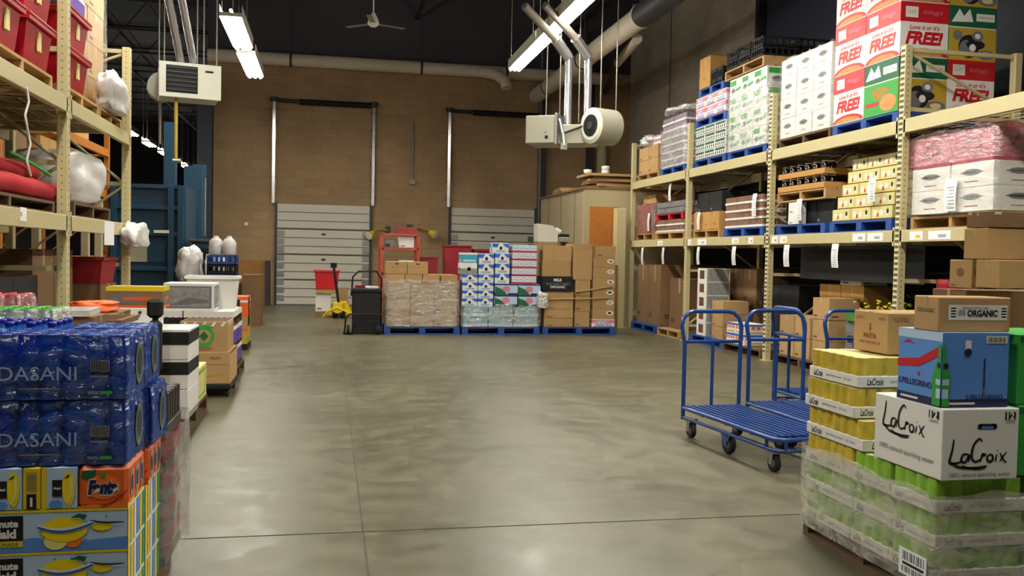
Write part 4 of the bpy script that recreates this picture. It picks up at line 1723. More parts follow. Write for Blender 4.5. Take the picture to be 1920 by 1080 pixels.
def blob(name, cat, label, c, r, m, seed=1, nu=40, nv=24, rough=0.3, flat=0.0, group=None):
    """crumpled bag or bundle lying on its base: centre of base c, half sizes r[0], r[1], height 2 r[2]"""
    b = MB()
    o = Vector((seed * 3.7, seed * 1.3, seed * 2.1))
    vs = []
    nu, nv = max(nu, 36), max(nv, 20)
    for j in range(nv + 1):
        th = PI * j / nv
        for i in range(nu):
            p = 2 * PI * i / nu
            q = Vector((math.sin(th) * math.cos(p), math.sin(th) * math.sin(p), math.cos(th)))
            e = 0.72          # squarish, like a stuffed sack
            q = Vector([math.copysign(abs(t) ** e, t) for t in q])
            k = 1 + rough * (1.1 * noise.noise(q * 1.3 + o) + 0.7 * abs(noise.noise(q * 3.1 + o)) + 0.35 * abs(noise.noise(q * 7 + o)) - .15)
            x, y, z = q.x * k, q.y * k, q.z * k
            vs.append((r[0] * x, r[1] * y, max(0.0, r[2] * (0.85 + z))))
    fs = [(j * nu + i, j * nu + (i + 1) % nu, (j + 1) * nu + (i + 1) % nu, (j + 1) * nu + i) for j in range(nv) for i in range(nu)]
    b.add(vs, fs, m, True)
    o = b.obj(name, None, c)
    return tag(o, label, cat, group)


def sheet_tag(px, py0, py1, w, x, label, group, tilt=0.0):
    """white paper tag hanging in front of the beam face plane x"""
    a, c = at(px, py0, x=x), at(px, py1, x=x)
    h = a.z - c.z
    b = MB()
    n = 6
    vs = []
    for k in range(n + 1):
        z = h * (1 - k / n)
        dx = -0.012 - 0.012 * math.sin(PI * k / n)
        for (s, e) in ((-1, 0), (1, 0), (1, .0012), (-1, .0012)):
            vs.append((dx - e, s * w / 2 + tilt * (h - z), z))
    fs = []
    for k in range(n):
        for e in range(4):
            fs.append((k * 4 + e, k * 4 + (e + 1) % 4, (k + 1) * 4 + (e + 1) % 4, (k + 1) * 4 + e))
    fs += [(0, 1, 2, 3), (n * 4, n * 4 + 1, n * 4 + 2, n * 4 + 3)]
    b.add(vs, fs, 'paper')
    for k in range(7):
        z = h * (.12 + .1 * k)
        b.box(-0.0262, -0.0255, -w * .3, w * (.3 - .08 * (k % 3)), z, z + h * .025, 'paper_print')
    o = b.obj('paper_tag', None, (x, (a.y + c.y) / 2, c.z))
    return tag(o, label, 'tag', group)


# ================================================================== RIGHT RACK, TOP LEVEL
XA = 5.78
zt = ZT + 0.001
G = 'cereal cartons on the top beam'
pallet(XA, 8.5, zt, 1.15, 1.25, 'blue', 'blue pallet under the red and green cereal cartons')
for k in range(4):
    for j in range(2):
        for i in range(2):
            red = (i + j + k) % 2 == 1 if k == 0 else (i == 0 if k < 2 else (i == 0))
            if k == 0:
                red = (i == 1) if j == 0 else (i == 0)
            kd = 'cereal_red' if red else 'cereal_green'
            x0 = XA + i * .575
            y0 = 8.5 + j * .62
            z0 = zt + .131 + k * .565
            box(kd, x0 + .004, x0 + .57, y0 + .004, y0 + .615, z0, z0 + .563,
                '%s cereal carton, %s, %s %s of the top beam block' % ('red and white' if red else 'green and yellow', lay(k, 4), ('near', 'far')[j], ('aisle side', 'wall side')[i]), G)
pallet(XA, 9.80, zt, 1.15, 1.24, 'dark', 'dark wooden pallet under white cartons with grey oval emblems')
stack('white_oval', XA, XA + 1.1, 9.81, 11.03, zt + .131, zt + 1.15, 2, 3, 4, 'white carton with grey oval', 'in block by cereal cartons', 'white oval cartons on the top beam',
      skip=lambda i, j, k: i == 1 and j > 0)
wrap(XA - .0, XA + 1.11, 9.80, 11.035, zt + .14, zt + 1.14, 'stretch_wrap', 'clear stretch wrap around the white cartons with grey ovals', top=False)
pallet(XA, 11.4, zt, 1.15, 1.2, 'blue', 'blue pallet under green and white cartons')
stack('green_white', XA, XA + 1.1, 11.42, 12.6, zt + .131, zt + 1.19, 2, 3, 4, 'white and green carton', 'in block beneath the black crates', 'green and white cartons',
      skip=lambda i, j, k: i == 1 and j > 0)
wrap(XA - .0, XA + 1.11, 11.41, 12.61, zt + .135, zt + 1.0, 'stretch_wrap_heavy', 'loose clear plastic around the green and white cartons')
pallet(XA - .02, 11.5, zt + 1.2, 1.2, 1.24, 'wood', 'pale wooden pallet bearing black crates, on green and white cartons', h=.14)


def crate(x0, x1, y0, y1, z0, z1, label, group, kind='black'):
    b = MB()
    w, d, h = x1 - x0, y1 - y0, z1 - z0
    b.box(-w / 2, w / 2, -d / 2, d / 2, 0, .01, kind)
    for (a, c, e, f_) in ((-w / 2, w / 2, -d / 2, -d / 2 + .012), (-w / 2, w / 2, d / 2 - .012, d / 2), (-w / 2, -w / 2 + .012, -d / 2, d / 2), (w / 2 - .012, w / 2, -d / 2, d / 2)):
        b.box(a, c, e, f_, 0, h * .3, kind)
        b.box(a, c, e, f_, h * .78, h, kind)
        n = 6
        for k in range(n):
            t0, t1 = k / n + .01, (k + .35) / n
            if c - a > f_ - e:
                b.box(a + (c - a) * t0, a + (c - a) * t1, e, f_, h * .3, h * .78, kind)
            else:
                b.box(a, c, e + (f_ - e) * t0, e + (f_ - e) * t1, h * .3, h * .78, kind)
    o = b.obj('plastic_crate', None, ((x0 + x1) / 2, (y0 + y1) / 2, z0))
    return tag(o, label, 'crate', group)


zc = zt + 1.342
for k in range(2):
    for j in range(3):
        for i in range(2):
            crate(XA + i * .56, XA + .55 + i * .56, 11.55 + j * .39, 11.93 + j * .39, zc + k * .14, zc + .139 + k * .14,
                  'black plastic crate on the pale top pallet, %s, %s %s' % (('lower', 'upper')[k], ('near', 'middle', 'far')[j], ('aisle side', 'wall side')[i]), 'black crates above the green cartons')
pallet(XA, 12.7, zt, 1.15, 1.18, 'blue', 'blue pallet under the white and dark green trays')
stack('tray_bw', XA, XA + 1.1, 12.7, 13.84, zt + .131, zt + .65, 1, 3, 4, 'white and dark tray', 'in block beside green cartons', 'white and dark trays')
pallet(XA, 12.7, zt + .652, 1.12, 1.15, 'blue', 'blue pallet sandwiched between dark trays and pink snack cartons', h=.12)
stack('pink_blue', XA, XA + 1.1, 12.7, 13.84, zt + .774, zt + 1.12, 1, 3, 2, 'pink and blue snack carton', 'above white and dark trays', 'pink and blue snack cartons')
pallet(XA, 12.82, zt + 1.125, 1.12, .94, 'blue', 'dark blue pallet on the pink and blue snack cartons', h=.12)
for j in range(2):
    crate(XA, XA + .55, 12.84 + j * .23, 13.06 + j * .23, zt + 1.247, zt + 1.47, 'black plastic crate beside the tall brown carton, %s' % ('near', 'far')[j], 'crates by the tall carton')
box('kraft_golden', XA, XA + .5, 13.31, 13.72, zt + 1.247, zt + 1.73, 'tall golden-brown carton standing alone high on the dark blue pallet')
pallet(XA, 14.25, zt, 1.15, 1.12, 'blue', 'blue pallet under the tall stack of greyish wrapped trays')
stack('purple', XA, XA + 1.1, 14.27, 15.35, zt + .131, zt + 1.0, 1, 2, 7, 'greyish purple can tray', 'in tall top-level stack', 'greyish purple can trays', name='can_tray', cat='case of drinks', can=True)
blob('plastic_bag', 'plastic', 'crumpled white plastic heaped on the tall greyish can trays', (XA + .45, 14.8, zt + 1.003), (.5, .5, .1), 'film_white', 4)
wrap(XA - .0, XA + 1.11, 14.26, 15.36, zt + .135, zt + .8, 'stretch_wrap_heavy', 'grey stretch wrap around the tall greyish can trays')
pallet(XA, 15.5, zt, 1.15, 1.1, 'wood', 'wooden pallet at the far end of the top beam')
stack('kraft', XA, XA + 1.1, 15.52, 16.55, zt + .131, zt + .62, 1, 2, 2, 'brown carton', 'at far end of top beam', 'brown cartons at the far end of the top beam')
for k in range(2):
    box('orange_white_small', XA + .05, XA + .9, 15.54, 15.9, zt + .621 + k * .09, zt + .71 + k * .09, 'flat orange and white tray, %s of two at the far top end' % ('lower', 'upper')[k], 'orange trays at the far top end', rz=.05)
blob('plastic_bag', 'plastic', 'white plastic sheet drooping over the far brown cartons', (XA + .3, 16.24, zt + .622), (.32, .23, .12), 'film_white', 9)

# ================================================================== RIGHT RACK, MIDDLE LEVEL
zm = ZM + 0.001
pallet(XA, 15.7, zm, 1.15, .95, 'wood', 'wooden pallet under faded red cartons on the middle beam')
stack('red_tray', XA, XA + 1.1, 15.70, 16.58, zm + .131, zm + .68, 1, 2, 3, 'faded red carton', 'on middle beam, far end', 'faded red cartons')
wrap(XA - .0, XA + 1.11, 15.69, 16.59, zm + .135, zm + .66, 'stretch_wrap', 'clear wrap around the faded red cartons')
box('kraft', XA + .1, XA + .6, 15.85, 16.5, zm + .682, zm + .85, 'brown carton on top of the faded red cartons')
pallet(XA, 14.22, zm, 1.15, 1.35, 'wood', 'wooden pallet under brown and silver can trays')
stack('brown', XA, XA + 1.1, 14.24, 15.55, zm + .131, zm + .35, 1, 3, 2, 'brown can tray', 'beneath red slip pallet', 'brown can trays', name='can_tray', cat='case of drinks', can=True)
b = MB()
for yy in (14.26, 14.85, 15.45):
    b.box(XA, XA + 1.08, yy, yy + .09, zm + .352, zm + .43, 'red')
b.box(XA, XA + 1.08, 14.24, 15.55, zm + .43, zm + .45, 'red_deep')
tag(b.obj('pallet'), 'red plastic pallet between brown trays and silver trays', 'pallet')
stack('silverw', XA, XA + 1.1, 14.24, 15.55, zm + .452, zm + .66, 1, 3, 2, 'silver can tray', 'above red pallet', 'silver can trays', name='can_tray', cat='case of drinks', can=True)
pallet(XA, 12.83, zm, 1.15, 1.0, 'wood', 'wooden pallet under a single layer of golden cartons')
stack('kraft_golden', XA, XA + 1.1, 12.84, 13.82, zm + .131, zm + .41, 1, 3, 1, 'golden-brown carton', 'on middle beam', 'golden cartons on the middle beam')
stack('black_block', XA + .05, XA + 1.1, 12.86, 13.8, zm + .412, zm + .72, 1, 2, 1, 'black wrapped carton', 'on golden cartons', 'black cartons on golden cartons')
pallet(XA, 11.42, zm, 1.15, 1.24, 'blue', 'blue pallet under four layers of white and brown trays')
stack('brown', XA, XA + 1.1, 11.44, 12.64, zm + .131, zm + .58, 1, 3, 4, 'white and brown drink tray', 'by golden cartons', 'white and brown drink trays', name='can_tray', cat='case of drinks', can=True)
pallet(XA, 9.85, zm, 1.15, 1.2, 'blue', 'blue pallet under black cartons on the middle beam')
stack('black_block', XA + .12, XA + 1.1, 9.87, 11.02, zm + .131, zm + .42, 1, 3, 1, 'black carton', 'beneath bottle trays', 'black cartons beneath the bottle trays')
for k in range(2):
    box('white_blank', XA + .0, XA + .1, 10.45, 10.72, zm + .131 + k * .14, zm + .27 + k * .14, 'small pinkish carton before the black cartons, %s' % ('lower', 'upper')[k], 'small pinkish cartons')
pallet(XA, 9.86, zm + .422, 1.15, 1.18, 'wood', 'wooden pallet bearing two trays of dark bottles')


def bottle_tray(x0, y0, z0, nx, ny, label):
    t = thing('bottle_tray', label, 'case of drinks', (x0, y0, z0), 0, 'brown trays of dark bottles')
    b = MB()
    w, d = nx * .1, ny * .19
    b.box(0, w, 0, d, 0, .07, 'kraft_golden', .003)
    b.obj('tray', t)
    b = MB()
    b.lathe([(.045, .071), (.045, .12), (.03, .15)], 'bottle_amber', 10)
    b.lathe([(.035, .15), (.042, .156), (.042, .162), (.035, .164)], 'plastic_white', 10)
    me = b.mesh('bottle')
    for i in range(2):
        for j in range(ny):
            put(me, 'bottle', t, (.06 + i * .1, .1 + j * .19, 0))
    return t


bottle_tray(XA, 9.88, zm + .553, 10, 6, 'brown tray of dark bottles with pale rings, lower of two')
bottle_tray(XA, 9.88, zm + .72, 10, 6, 'brown tray of dark bottles with pale rings, upper of two')
pallet(XA, 8.55, zm, 1.15, 1.2, 'blue', 'blue pallet under the stepped cream and yellow trays')
for k in range(5):
    stack('cream_tray', XA + .02 + .02 * k, XA + 1.1, 8.57, 9.73 - .065 * k, zm + .131 + k * .142, zm + .272 + k * .142, 1, 3, 1,
          'cream-yellow printed tray', 'in stepped block, ' + (lay(k, 5)), 'stepped cream and yellow trays')
pallet(XA, 7.03, zm, 1.15, 1.2, 'wood', 'wooden pallet with crumpled film under the pink topped cartons')
blob('plastic_film', 'plastic', 'crumpled clear film spilling over the near wooden pallet edge', (XA + .3, 7.7, zm + .135), (.33, .45, .008), 'film_white', 3)
stack('white_oval', XA, XA + 1.1, 7.06, 8.22, zm + .15, zm + .60, 2, 2, 2, 'white carton with dark oval', 'below pink cartons', 'white oval cartons below pink ones',
      skip=None)
stack('pink_oval', XA, XA + 1.1, 7.08, 8.21, zm + .602, zm + .9, 2, 2, 1, 'pink carton with grey oval', 'on white oval cartons', 'pink oval cartons')
wrap(XA - .01, XA + 1.11, 7.05, 8.225, zm + .16, zm + .6, 'stretch_wrap', 'clear wrap around the white oval cartons below pink ones', rag=0.0)
wrap(XA - .002, XA + 1.112, 7.04, 8.23, zm + .625, zm + .93, 'film_pink', 'pinkish clear wrap over the pink oval cartons', top=True)
# paper tags
tags = [(1218, 400, 433, .1, 'on the faded red cartons'), (1258, 344, 376, .1, 'above the silver can trays'), (1312, 398, 430, .1, 'on the golden cartons'),
        (1417, 363, 405, .12, 'on the white and brown trays'), (1501, 373, 413, .13, 'before the black cartons'), (1638, 333, 378, .13, 'on the cream trays'),
        (1786, 335, 396, .17, 'on the white oval cartons')]
for (px, a_, c_, w, wh) in tags:
    sheet_tag(px, a_, c_, w, XA - .015, 'white paper tag ' + wh, 'white paper tags on the racking', 0.05)
tags = [(1206, 464, 496, .1, 'first from the far end'), (1245, 464, 495, .1, 'second from the far end'), (1311, 463, 496, .1, 'third from the far end'),
        (1378, 462, 497, .12, 'fourth from the far end'), (1477, 459, 500, .14, 'fifth from the far end'), (1568, 457, 502, .14, 'closest to the cereal post')]
for (px, a_, c_, w, wh) in tags:
    sheet_tag(px, a_, c_, w, XR - .006, 'white paper tag hanging below the middle beam, ' + wh, 'white paper tags on the racking')
labs = [(1598, 1622), (1626, 1655), (1705, 1730), (1740, 1782), (1447, 1458), (1462, 1475), (1290, 1296), (1308, 1324), (1372, 1385), (1403, 1412), (1233, 1242)]
labs.sort(reverse=True)
for i, (p0, p1) in enumerate(labs):
    a = at(p0, 445, x=XR - .008)
    c = at(p1, 445, x=XR - .008)
    b = MB()
    b.box(-.002, 0, min(0, c.y - a.y), max(0, c.y - a.y), 0, .085, 'paper')
    b.box(-.0026, -.002, (c.y - a.y) * .8, (c.y - a.y) * .45, .02, .05, 'yellow' if i % 3 == 1 else 'paper_print')
    tag(b.obj('shelf_label', None, (XR - .0045, a.y, ZM - .105)), 'small paper label stuck on the middle beam, %s counting from the entrance' % (words + ['eleventh'])[i],
        'label', 'paper labels on the middle beam')

# ================================================================== RIGHT RACK, FLOOR LEVEL
pallet(XA - .1, 15.2, 0, 1.2, 1.3, 'blue', 'blue pallet under tall brown cartons at the far end')
pallet(XA - .1, 14.1, 0, 1.2, 1.0, 'wood', 'empty-edged wooden pallet beside the tall brown cartons')
stack('kraft_dark', XA, XA + 1.1, 15.22, 16.45, .131, 1.22, 1, 2, 1, 'tall dark brown carton', 'on far blue pallet', 'tall brown cartons on the far blue pallet')
stack('kraft_dark', XA + .1, XA + 1.1, 14.15, 15.05, .131, 1.0, 1, 1, 1, 'tall dark brown carton on the wooden pallet beside the blue one', '', 'tall brown carton')
a = at(1322, 632, z=.13)
pallet(XA - .02, 12.57, 0, 1.2, 1.25, 'blue', 'blue pallet under the white window cartons')
for k in range(5):
    box('white_black_window', XA + .02, XA + .42, 13.28, 13.62, .132 + k * .213, .132 + k * .213 + .211,
        'white carton with dark square, %s of the floor tower' % lay(k, 5), 'white cartons with dark squares')
stack('kraft', XA + .02, XA + .45, 12.65, 13.05, .131, .71, 1, 1, 3, 'golden brown carton', 'beside the white tower', 'brown cartons beside the white tower')
stack('kraft_dark', XA + .55, XA + 1.1, 12.65, 13.6, .131, 1.2, 1, 2, 2, 'brown carton', 'behind the white tower', 'brown cartons behind the white tower')
pallet(XA - .1, 11.2, 0, 1.2, 1.2, 'dark', 'dark pallet under the small orange and white cartons')
stack('orange_white_small', XA - .06, XA + .3, 11.75, 12.35, .131, .43, 1, 2, 2, 'small orange and white carton', 'beside rack post', 'small orange and white cartons')
stack('black_block', XA + .5, XA + 1.1, 11.3, 12.4, .131, 1.0, 1, 2, 1, 'black carton', 'behind small orange and white ones', 'black cartons on the floor pallet')
pallet(XA - .08, 9.6, 0, 1.2, 1.25, 'dark', 'dark pallet holding brown cartons behind the blue carts')
stack('kraft', XA - .04, XA + .4, 10.05, 10.8, .131, .64, 1, 2, 2, 'brown carton', 'on dark pallet behind blue carts', 'brown cartons behind the blue carts')
stack('kraft', XA - .02, XA + .4, 9.65, 10.03, .131, .9, 1, 1, 3, 'brown carton', 'in narrow pile behind blue carts', 'narrow pile behind the blue carts')
stack('kraft_golden', XA + .45, XA + 1.0, 9.7, 10.7, .131, 1.05, 1, 2, 2, 'golden carton', 'deep in floor bay behind carts', 'golden cartons deep in the floor bay')
box('white_blank', XA + .45, XA + .8, 9.75, 10.2, 1.052, 1.25, 'grey-white carton high in the dark floor bay')
pallet(XA - .05, 8.4, 0, 1.2, 1.1, 'dark', 'dark pallet holding silver cases behind the third blue cart')
stack('silver_case', XA - .0, XA + .45, 8.55, 9.35, .131, .66, 1, 2, 2, 'grey case', 'behind the third blue cart', 'grey cases behind the third cart')


def plant(x, y, z, r, h, m, label, seed):
    rs = random.Random(seed)
    b = MB()
    for i in range(150):
        a, t, q = rs.uniform(0, 2 * PI), rs.uniform(0, 1), rs.uniform(.2, 1)
        c = Vector((r * q * math.cos(a), r * q * math.sin(a), h * t))
        u = Vector((rs.uniform(-1, 1), rs.uniform(-1, 1), rs.uniform(-.4, .6))).normalized() * rs.uniform(.03, .06)
        v = u.cross(Vector((rs.uniform(-1, 1), rs.uniform(-1, 1), 1))).normalized() * .018
        b.add([c - u, c + v, c + u, c - v], [(0, 1, 2, 3)], m)
    b.lathe([(r * .6, 0), (r * .7, h * .25)], 'rubber', 12)
    return tag(b.obj('potted_plant', None, (x, y, z)), label, 'plant')


plant(XA + .8, 9.32, .131, .2, .9, 'green_leaf', 'leafy green plant in the dark floor bay', 3)
plant(XA + .75, 8.78, .131, .2, .8, 'green_leaf', 'bushy green and yellow plant beside the floor bay post', 5)
for i, (m_, y_, lb) in enumerate((('yellow', 8.95, 'yellow flowers'), )):
    b = MB()
    rs = random.Random(8)
    for k in range(40):
        c = Vector((rs.uniform(-.2, .2), rs.uniform(-.3, .3), rs.uniform(0, .12)))
        b.lathe([(.01, 0), (.022, .012), (.008, .02)], m_, 6, tuple(c))
    b.box(-.25, .25, -.35, .35, -.12, 0.0, 'green_leaf', .01)
    tag(b.obj('flower_tray', None, (XA + .23, y_, .782)), 'tray of small yellow flowers on the grey cases', 'flowers')
# black screens hanging under the beam and red drum
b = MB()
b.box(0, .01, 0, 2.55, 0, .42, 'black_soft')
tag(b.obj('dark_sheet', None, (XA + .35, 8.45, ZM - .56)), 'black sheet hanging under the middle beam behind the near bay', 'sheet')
b = MB()
b.lathe([(.2, 0), (.22, .03), (.21, .25), (.23, .27), (.21, .5), (.22, .55), (.2, .56)], 'red_deep', 20)
b.lathe([(.215, .3), (.225, .31), (.225, .44), (.215, .45)], 'white_card', 20)
pallet(XA, 7.0, 0, 1.15, 1.2, 'dark', 'dark pallet in the floor bay nearest the sparkling water')
stack('kraft_dark', XA + .05, XA + .95, 7.1, 8.15, .131, .62, 1, 2, 1, 'dark brown carton', 'under the red drum', 'dark brown cartons under the red drum')
tag(b.obj('drum', None, (XA + .35, 7.9, .622)), 'red drum with white band in the floor bay', 'drum')
box('kraft_dark', XA + .5, XA + 1.05, 8.42, 8.53, .132, .95, 'thin dark brown board standing by the floor bay post')

# ================================================================== CENTRE PALLETS
YC = 14.9
pallet(.9, YC, 0, 1.25, 1.1, 'blue', 'pale blue pallet under wrapped brown cartons', along='y')
stack('kraft', .93, 2.11, YC + .02, YC + .62, .132, .84, 3, 1, 3, 'brown carton', 'in wrapped block beside blue water', 'wrapped brown cartons in the centre')
stack('kraft', .93, 2.11, YC + .02, YC + .62, .842, .995, 4, 1, 1, 'brown carton in open layer beside blue water', '', 'open layer of brown cartons in the centre')
stack('kraft_handle', .92, 1.62, YC + .03, YC + .5, .997, 1.2, 2, 1, 1, 'brown carton with hand hole', 'on wrapped cartons', 'brown cartons with hand holes')
wrap(.925, 2.115, YC + .01, YC + .63, .135, .9, 'stretch_wrap_heavy', 'shiny clear wrap around the brown carton block beside blue water', bulge=.012)
pallet(2.19, YC, 0, 1.33, 1.1, 'blue', 'bright blue pallet under the bottled water', along='y')
stack('water', 2.2, 3.5, YC + .02, YC + .55, .132, .30, 3, 1, 1, 'clear bottled water case, low', 'on bright blue pallet', 'low clear water cases', name='water_case', cat='case of water', can=True)
stack('water', 2.2, 3.5, YC + .02, YC + .55, .302, .47, 3, 1, 1, 'clear bottled water case, higher', 'on bright blue pallet', 'higher clear water cases', name='water_case', cat='case of water', can=True)
wrap(2.19, 3.51, YC + .01, YC + .56, .135, .5, 'stretch_wrap_heavy', 'shiny clear wrap around the low clear water cases', bulge=.012)
stack('blue_packs', 2.18, 2.72, YC + .04, YC + .4, .475, 1.01, 2, 1, 4, 'blue and white water pack', 'left end of water pallet', 'blue and white water packs, left end', name='water_pack', cat='pack of water')
box('white_top_pack', 2.16, 2.43, YC + .04, YC + .4, 1.012, 1.2, 'white topped drink pack with black mark on water pallet', name='water_pack', cat='pack of water')
box('teal_pack', 2.17, 2.43, YC + .04, YC + .4, 1.202, 1.37, 'teal labelled water pack above the white topped pack', name='water_pack', cat='pack of water')
stack('blue_packs', 2.45, 2.72, YC + .04, YC + .4, 1.012, 1.36, 1, 1, 2, 'blue and white water pack', 'beside the teal pack', 'blue and white packs beside the teal pack', name='water_pack', cat='pack of water')
stack('blue_packs', 2.73, 2.99, YC + .04, YC + .4, .86, 1.37, 1, 1, 3, 'blue and white water pack', 'in the middle column', 'blue and white packs, middle column', name='water_pack', cat='pack of water')
stack('berry_pack', 2.73, 3.53, YC - .0, YC + .4, .475, .855, 2, 1, 2, 'pink and green berry drink pack', 'on clear water', 'berry drink packs', name='drink_pack', cat='pack of drinks')
stack('red_stripe_pack', 3.02, 3.46, YC + .04, YC + .4, .857, 1.52, 1, 1, 5, 'pale pack with red stripe', 'in tall column', 'red striped packs', name='drink_pack', cat='pack of drinks')
box('blue_packs', 2.7, 2.96, YC + .05, YC + .4, 1.372, 1.54, 'single blue and white water pack topping the middle column', name='water_pack', cat='pack of water')
pallet(3.58, YC + .05, 0, 1.3, 1.1, 'blue', 'dark blue pallet under brown cartons by the enclosure', along='y')
stack('kraft', 3.6, 4.12, YC + .06, YC + .6, .132, .74, 1, 1, 4, 'crumpled brown carton', 'under the black crate', 'brown cartons under the black crate')
box('black_text', 3.56, 4.095, YC + .04, YC + .5, .742, .99, 'black printed carton set among brown cartons by the enclosure')
stack('kraft_plain', 3.56, 4.08, YC + .1, YC + .6, .992, 1.52, 1, 1, 2, 'wide brown carton', 'above the black printed one', 'wide brown cartons above the black one')
stack('kraft', 4.14, 4.42, YC + .06, YC + .6, .132, .94, 1, 1, 3, 'narrow brown carton', 'right of the black printed one', 'narrow brown cartons')
box('kraft_plain', 4.1, 4.44, YC + .08, YC + .6, .942, 1.56, 'tall plain brown carton near the orange board')
stack('kraft_oval', 4.45, 4.86, YC + .06, YC + .6, .27, 1.34, 1, 1, 6, 'brown carton with white oval', 'by leaning cardboard', 'brown cartons with white ovals')
box('pink_blue', 4.45, 4.86, YC + .06, YC + .6, .132, .268, 'pink printed carton beneath the white oval cartons')
box('kraft', 4.5, 4.86, YC + .08, YC + .6, 1.342, 1.53, 'brown carton with dark mark topping the white oval cartons')
b = MB()
b.tube([(3.62, YC + .03, .6), (3.9, YC + .03, .62), (4.3, YC + .03, .62), (4.72, YC + .04, .64)], .012, 'tape', n=6)
b.tube([(4.14, YC + .03, .74), (4.5, YC + .03, .79), (4.8, YC + .03, .85)], .012, 'tape', n=6)
tag(b.obj('strap'), 'twisted plastic strap around the brown cartons by the enclosure', 'strap')
blob('plastic_bag', 'plastic', 'knot of white plastic hanging between water and brown cartons', (3.55, YC - .02, .46), (.1, .07, .14), 'film_white', 6)
# leaning cardboard
b = MB(); b.box(-.14, .14, -.01, .01, 0, 1.2, 'kraft_dark')
o = b.obj('cardboard_sheet', None, (5.08, 15.9, 0)); o.rotation_euler = (-.04, 0, 0)
tag(o, 'tall brown cardboard sheet leaning against the cream pillar', 'cardboard')

# microwave-like white unit on cartons behind
box('kraft_dark', 3.72, 4.2, 16.1, 16.6, 0, 1.5, 'tall brown carton behind the brown block, under the white machine')
box('kraft', 3.74, 4.1, 16.1, 16.5, 1.502, 1.6, 'flat brown carton directly under the white machine')
t = thing('control_box', 'white metal machine with a round spout on a flat carton', 'machine', (3.92, 16.3, 1.602))
b = MB()
b.add([(-.19, -.15, 0), (.2, -.15, 0), (.2, -.15, .2), (.1, -.15, .3), (-.19, -.15, .33), (-.19, .15, 0), (.2, .15, 0), (.2, .15, .2), (.1, .15, .3), (-.19, .15, .33)],
      [(0, 1, 2, 3, 4), (5, 9, 8, 7, 6), (0, 5, 6, 1), (1, 6, 7, 2), (2, 7, 8, 3), (3, 8, 9, 4), (4, 9, 5, 0)], 'white_enamel')
b.obj('housing', t)
b = MB(); b.cyl((.18, 0, .22), (.27, 0, .17), .06, 'white', n=12); b.obj('spout', t)
b = MB(); b.box(.2, .45, -.03, .03, .1, .15, 'black'); b.box(.22, .42, -.1, .1, 0, .09, 'grey_enamel', .01); b.obj('arm', t)
b = MB(); b.cyl((4.36, 16.4, 0), (4.36, 16.4, 1.5), .1, 'steel_dark', n=12); b.cyl((4.36, 16.4, 1.5), (4.36, 16.4, 1.601), .12, 'steel', n=12)
tag(b.obj('stand'), 'dark round stand beside the white machine', 'stand')

# ------------------------------------------------------------------ enclosure
XE0, YE0, YE1, ZE = 4.83, 17.0, 20.6, 2.66
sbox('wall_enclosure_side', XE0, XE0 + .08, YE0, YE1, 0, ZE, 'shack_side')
sbox('wall_enclosure_front', XE0, 7.78, YE0 - .08, YE0, 0, ZE, 'shack_beige')
sbox('ceiling_enclosure', XE0 - .03, 7.78, YE0 - .1, YE1, ZE, ZE + .04, 'kraft_dark')
for k in range(3):
    b = MB(); b.box(XE0 - .008, XE0, YE0 + .6 + k * 1.1, YE0 + .62 + k * 1.1, 0, ZE, 'rack_hole'); struct(b.obj('trim_%d' % (40 + k)))
b = MB()
b.box(-.3, .3, -.01, .01, 0, 1.3, 'osb')
tag(b.obj('particle_board', None, (5.24, YE0 - .095, 1.02)), 'orange particle board panel fixed on the enclosure front', 'board')
b = MB()
b.box(-.1, .1, -.1, .1, 0, 2.28, 'rack_cream', .01)
b.box(-.13, .13, -.13, .13, 0, .02, 'rack_cream')
struct(b.obj('column_pillar', None, (5.45, 16.6, 0)))
# flattened cardboard and boxes on the roof
rs = random.Random(2)
for i in range(6):
    b = MB()
    w, d = rs.uniform(.7, 1.1), rs.uniform(.5, .9)
    b.box(-w / 2, w / 2, -d / 2, d / 2, 0, .05, 'kraft' if i % 2 else 'kraft_dark')
    o = b.obj('cardboard_sheet', None, (5.55, 17.7, ZE + .041 + .0505 * i), rs.uniform(-.15, .15))
    tag(o, 'flattened brown cardboard on the enclosure roof, %s of the pile' % lay(i, 6), 'cardboard', 'flattened cardboard on the enclosure roof')
for i in range(4):
    b = MB()
    b.box(-.4, .4, -.5, .5, 0, .03, 'kraft')
    o = b.obj('cardboard_sheet', None, (5.3, 19.4, ZE + .041 + .031 * i), rs.uniform(-.1, .1))
    tag(o, 'flattened cardboard at the rear of the enclosure roof, %s' % lay(i, 4), 'cardboard', 'flattened cardboard at the rear roof')
box('kraft', 6.25, 7.2, 17.2, 17.9, ZE + .041, ZE + .4, 'long brown carton on the enclosure roof by the racking')
for (i, x_, z_) in ((0, 5.05, .345), (1, 5.42, .345), (2, 5.42, .43)):
    b = MB(); b.lathe([(.07, 0), (.08, .01), (.085, .07), (.075, .08)], 'white', 14)
    tag(b.obj('paper_roll', None, (x_, 17.5, ZE + z_)), 'white roll on the enclosure roof cardboard, ' + ('standing alone', 'lower of the pair', 'upper of the pair')[i], 'roll')

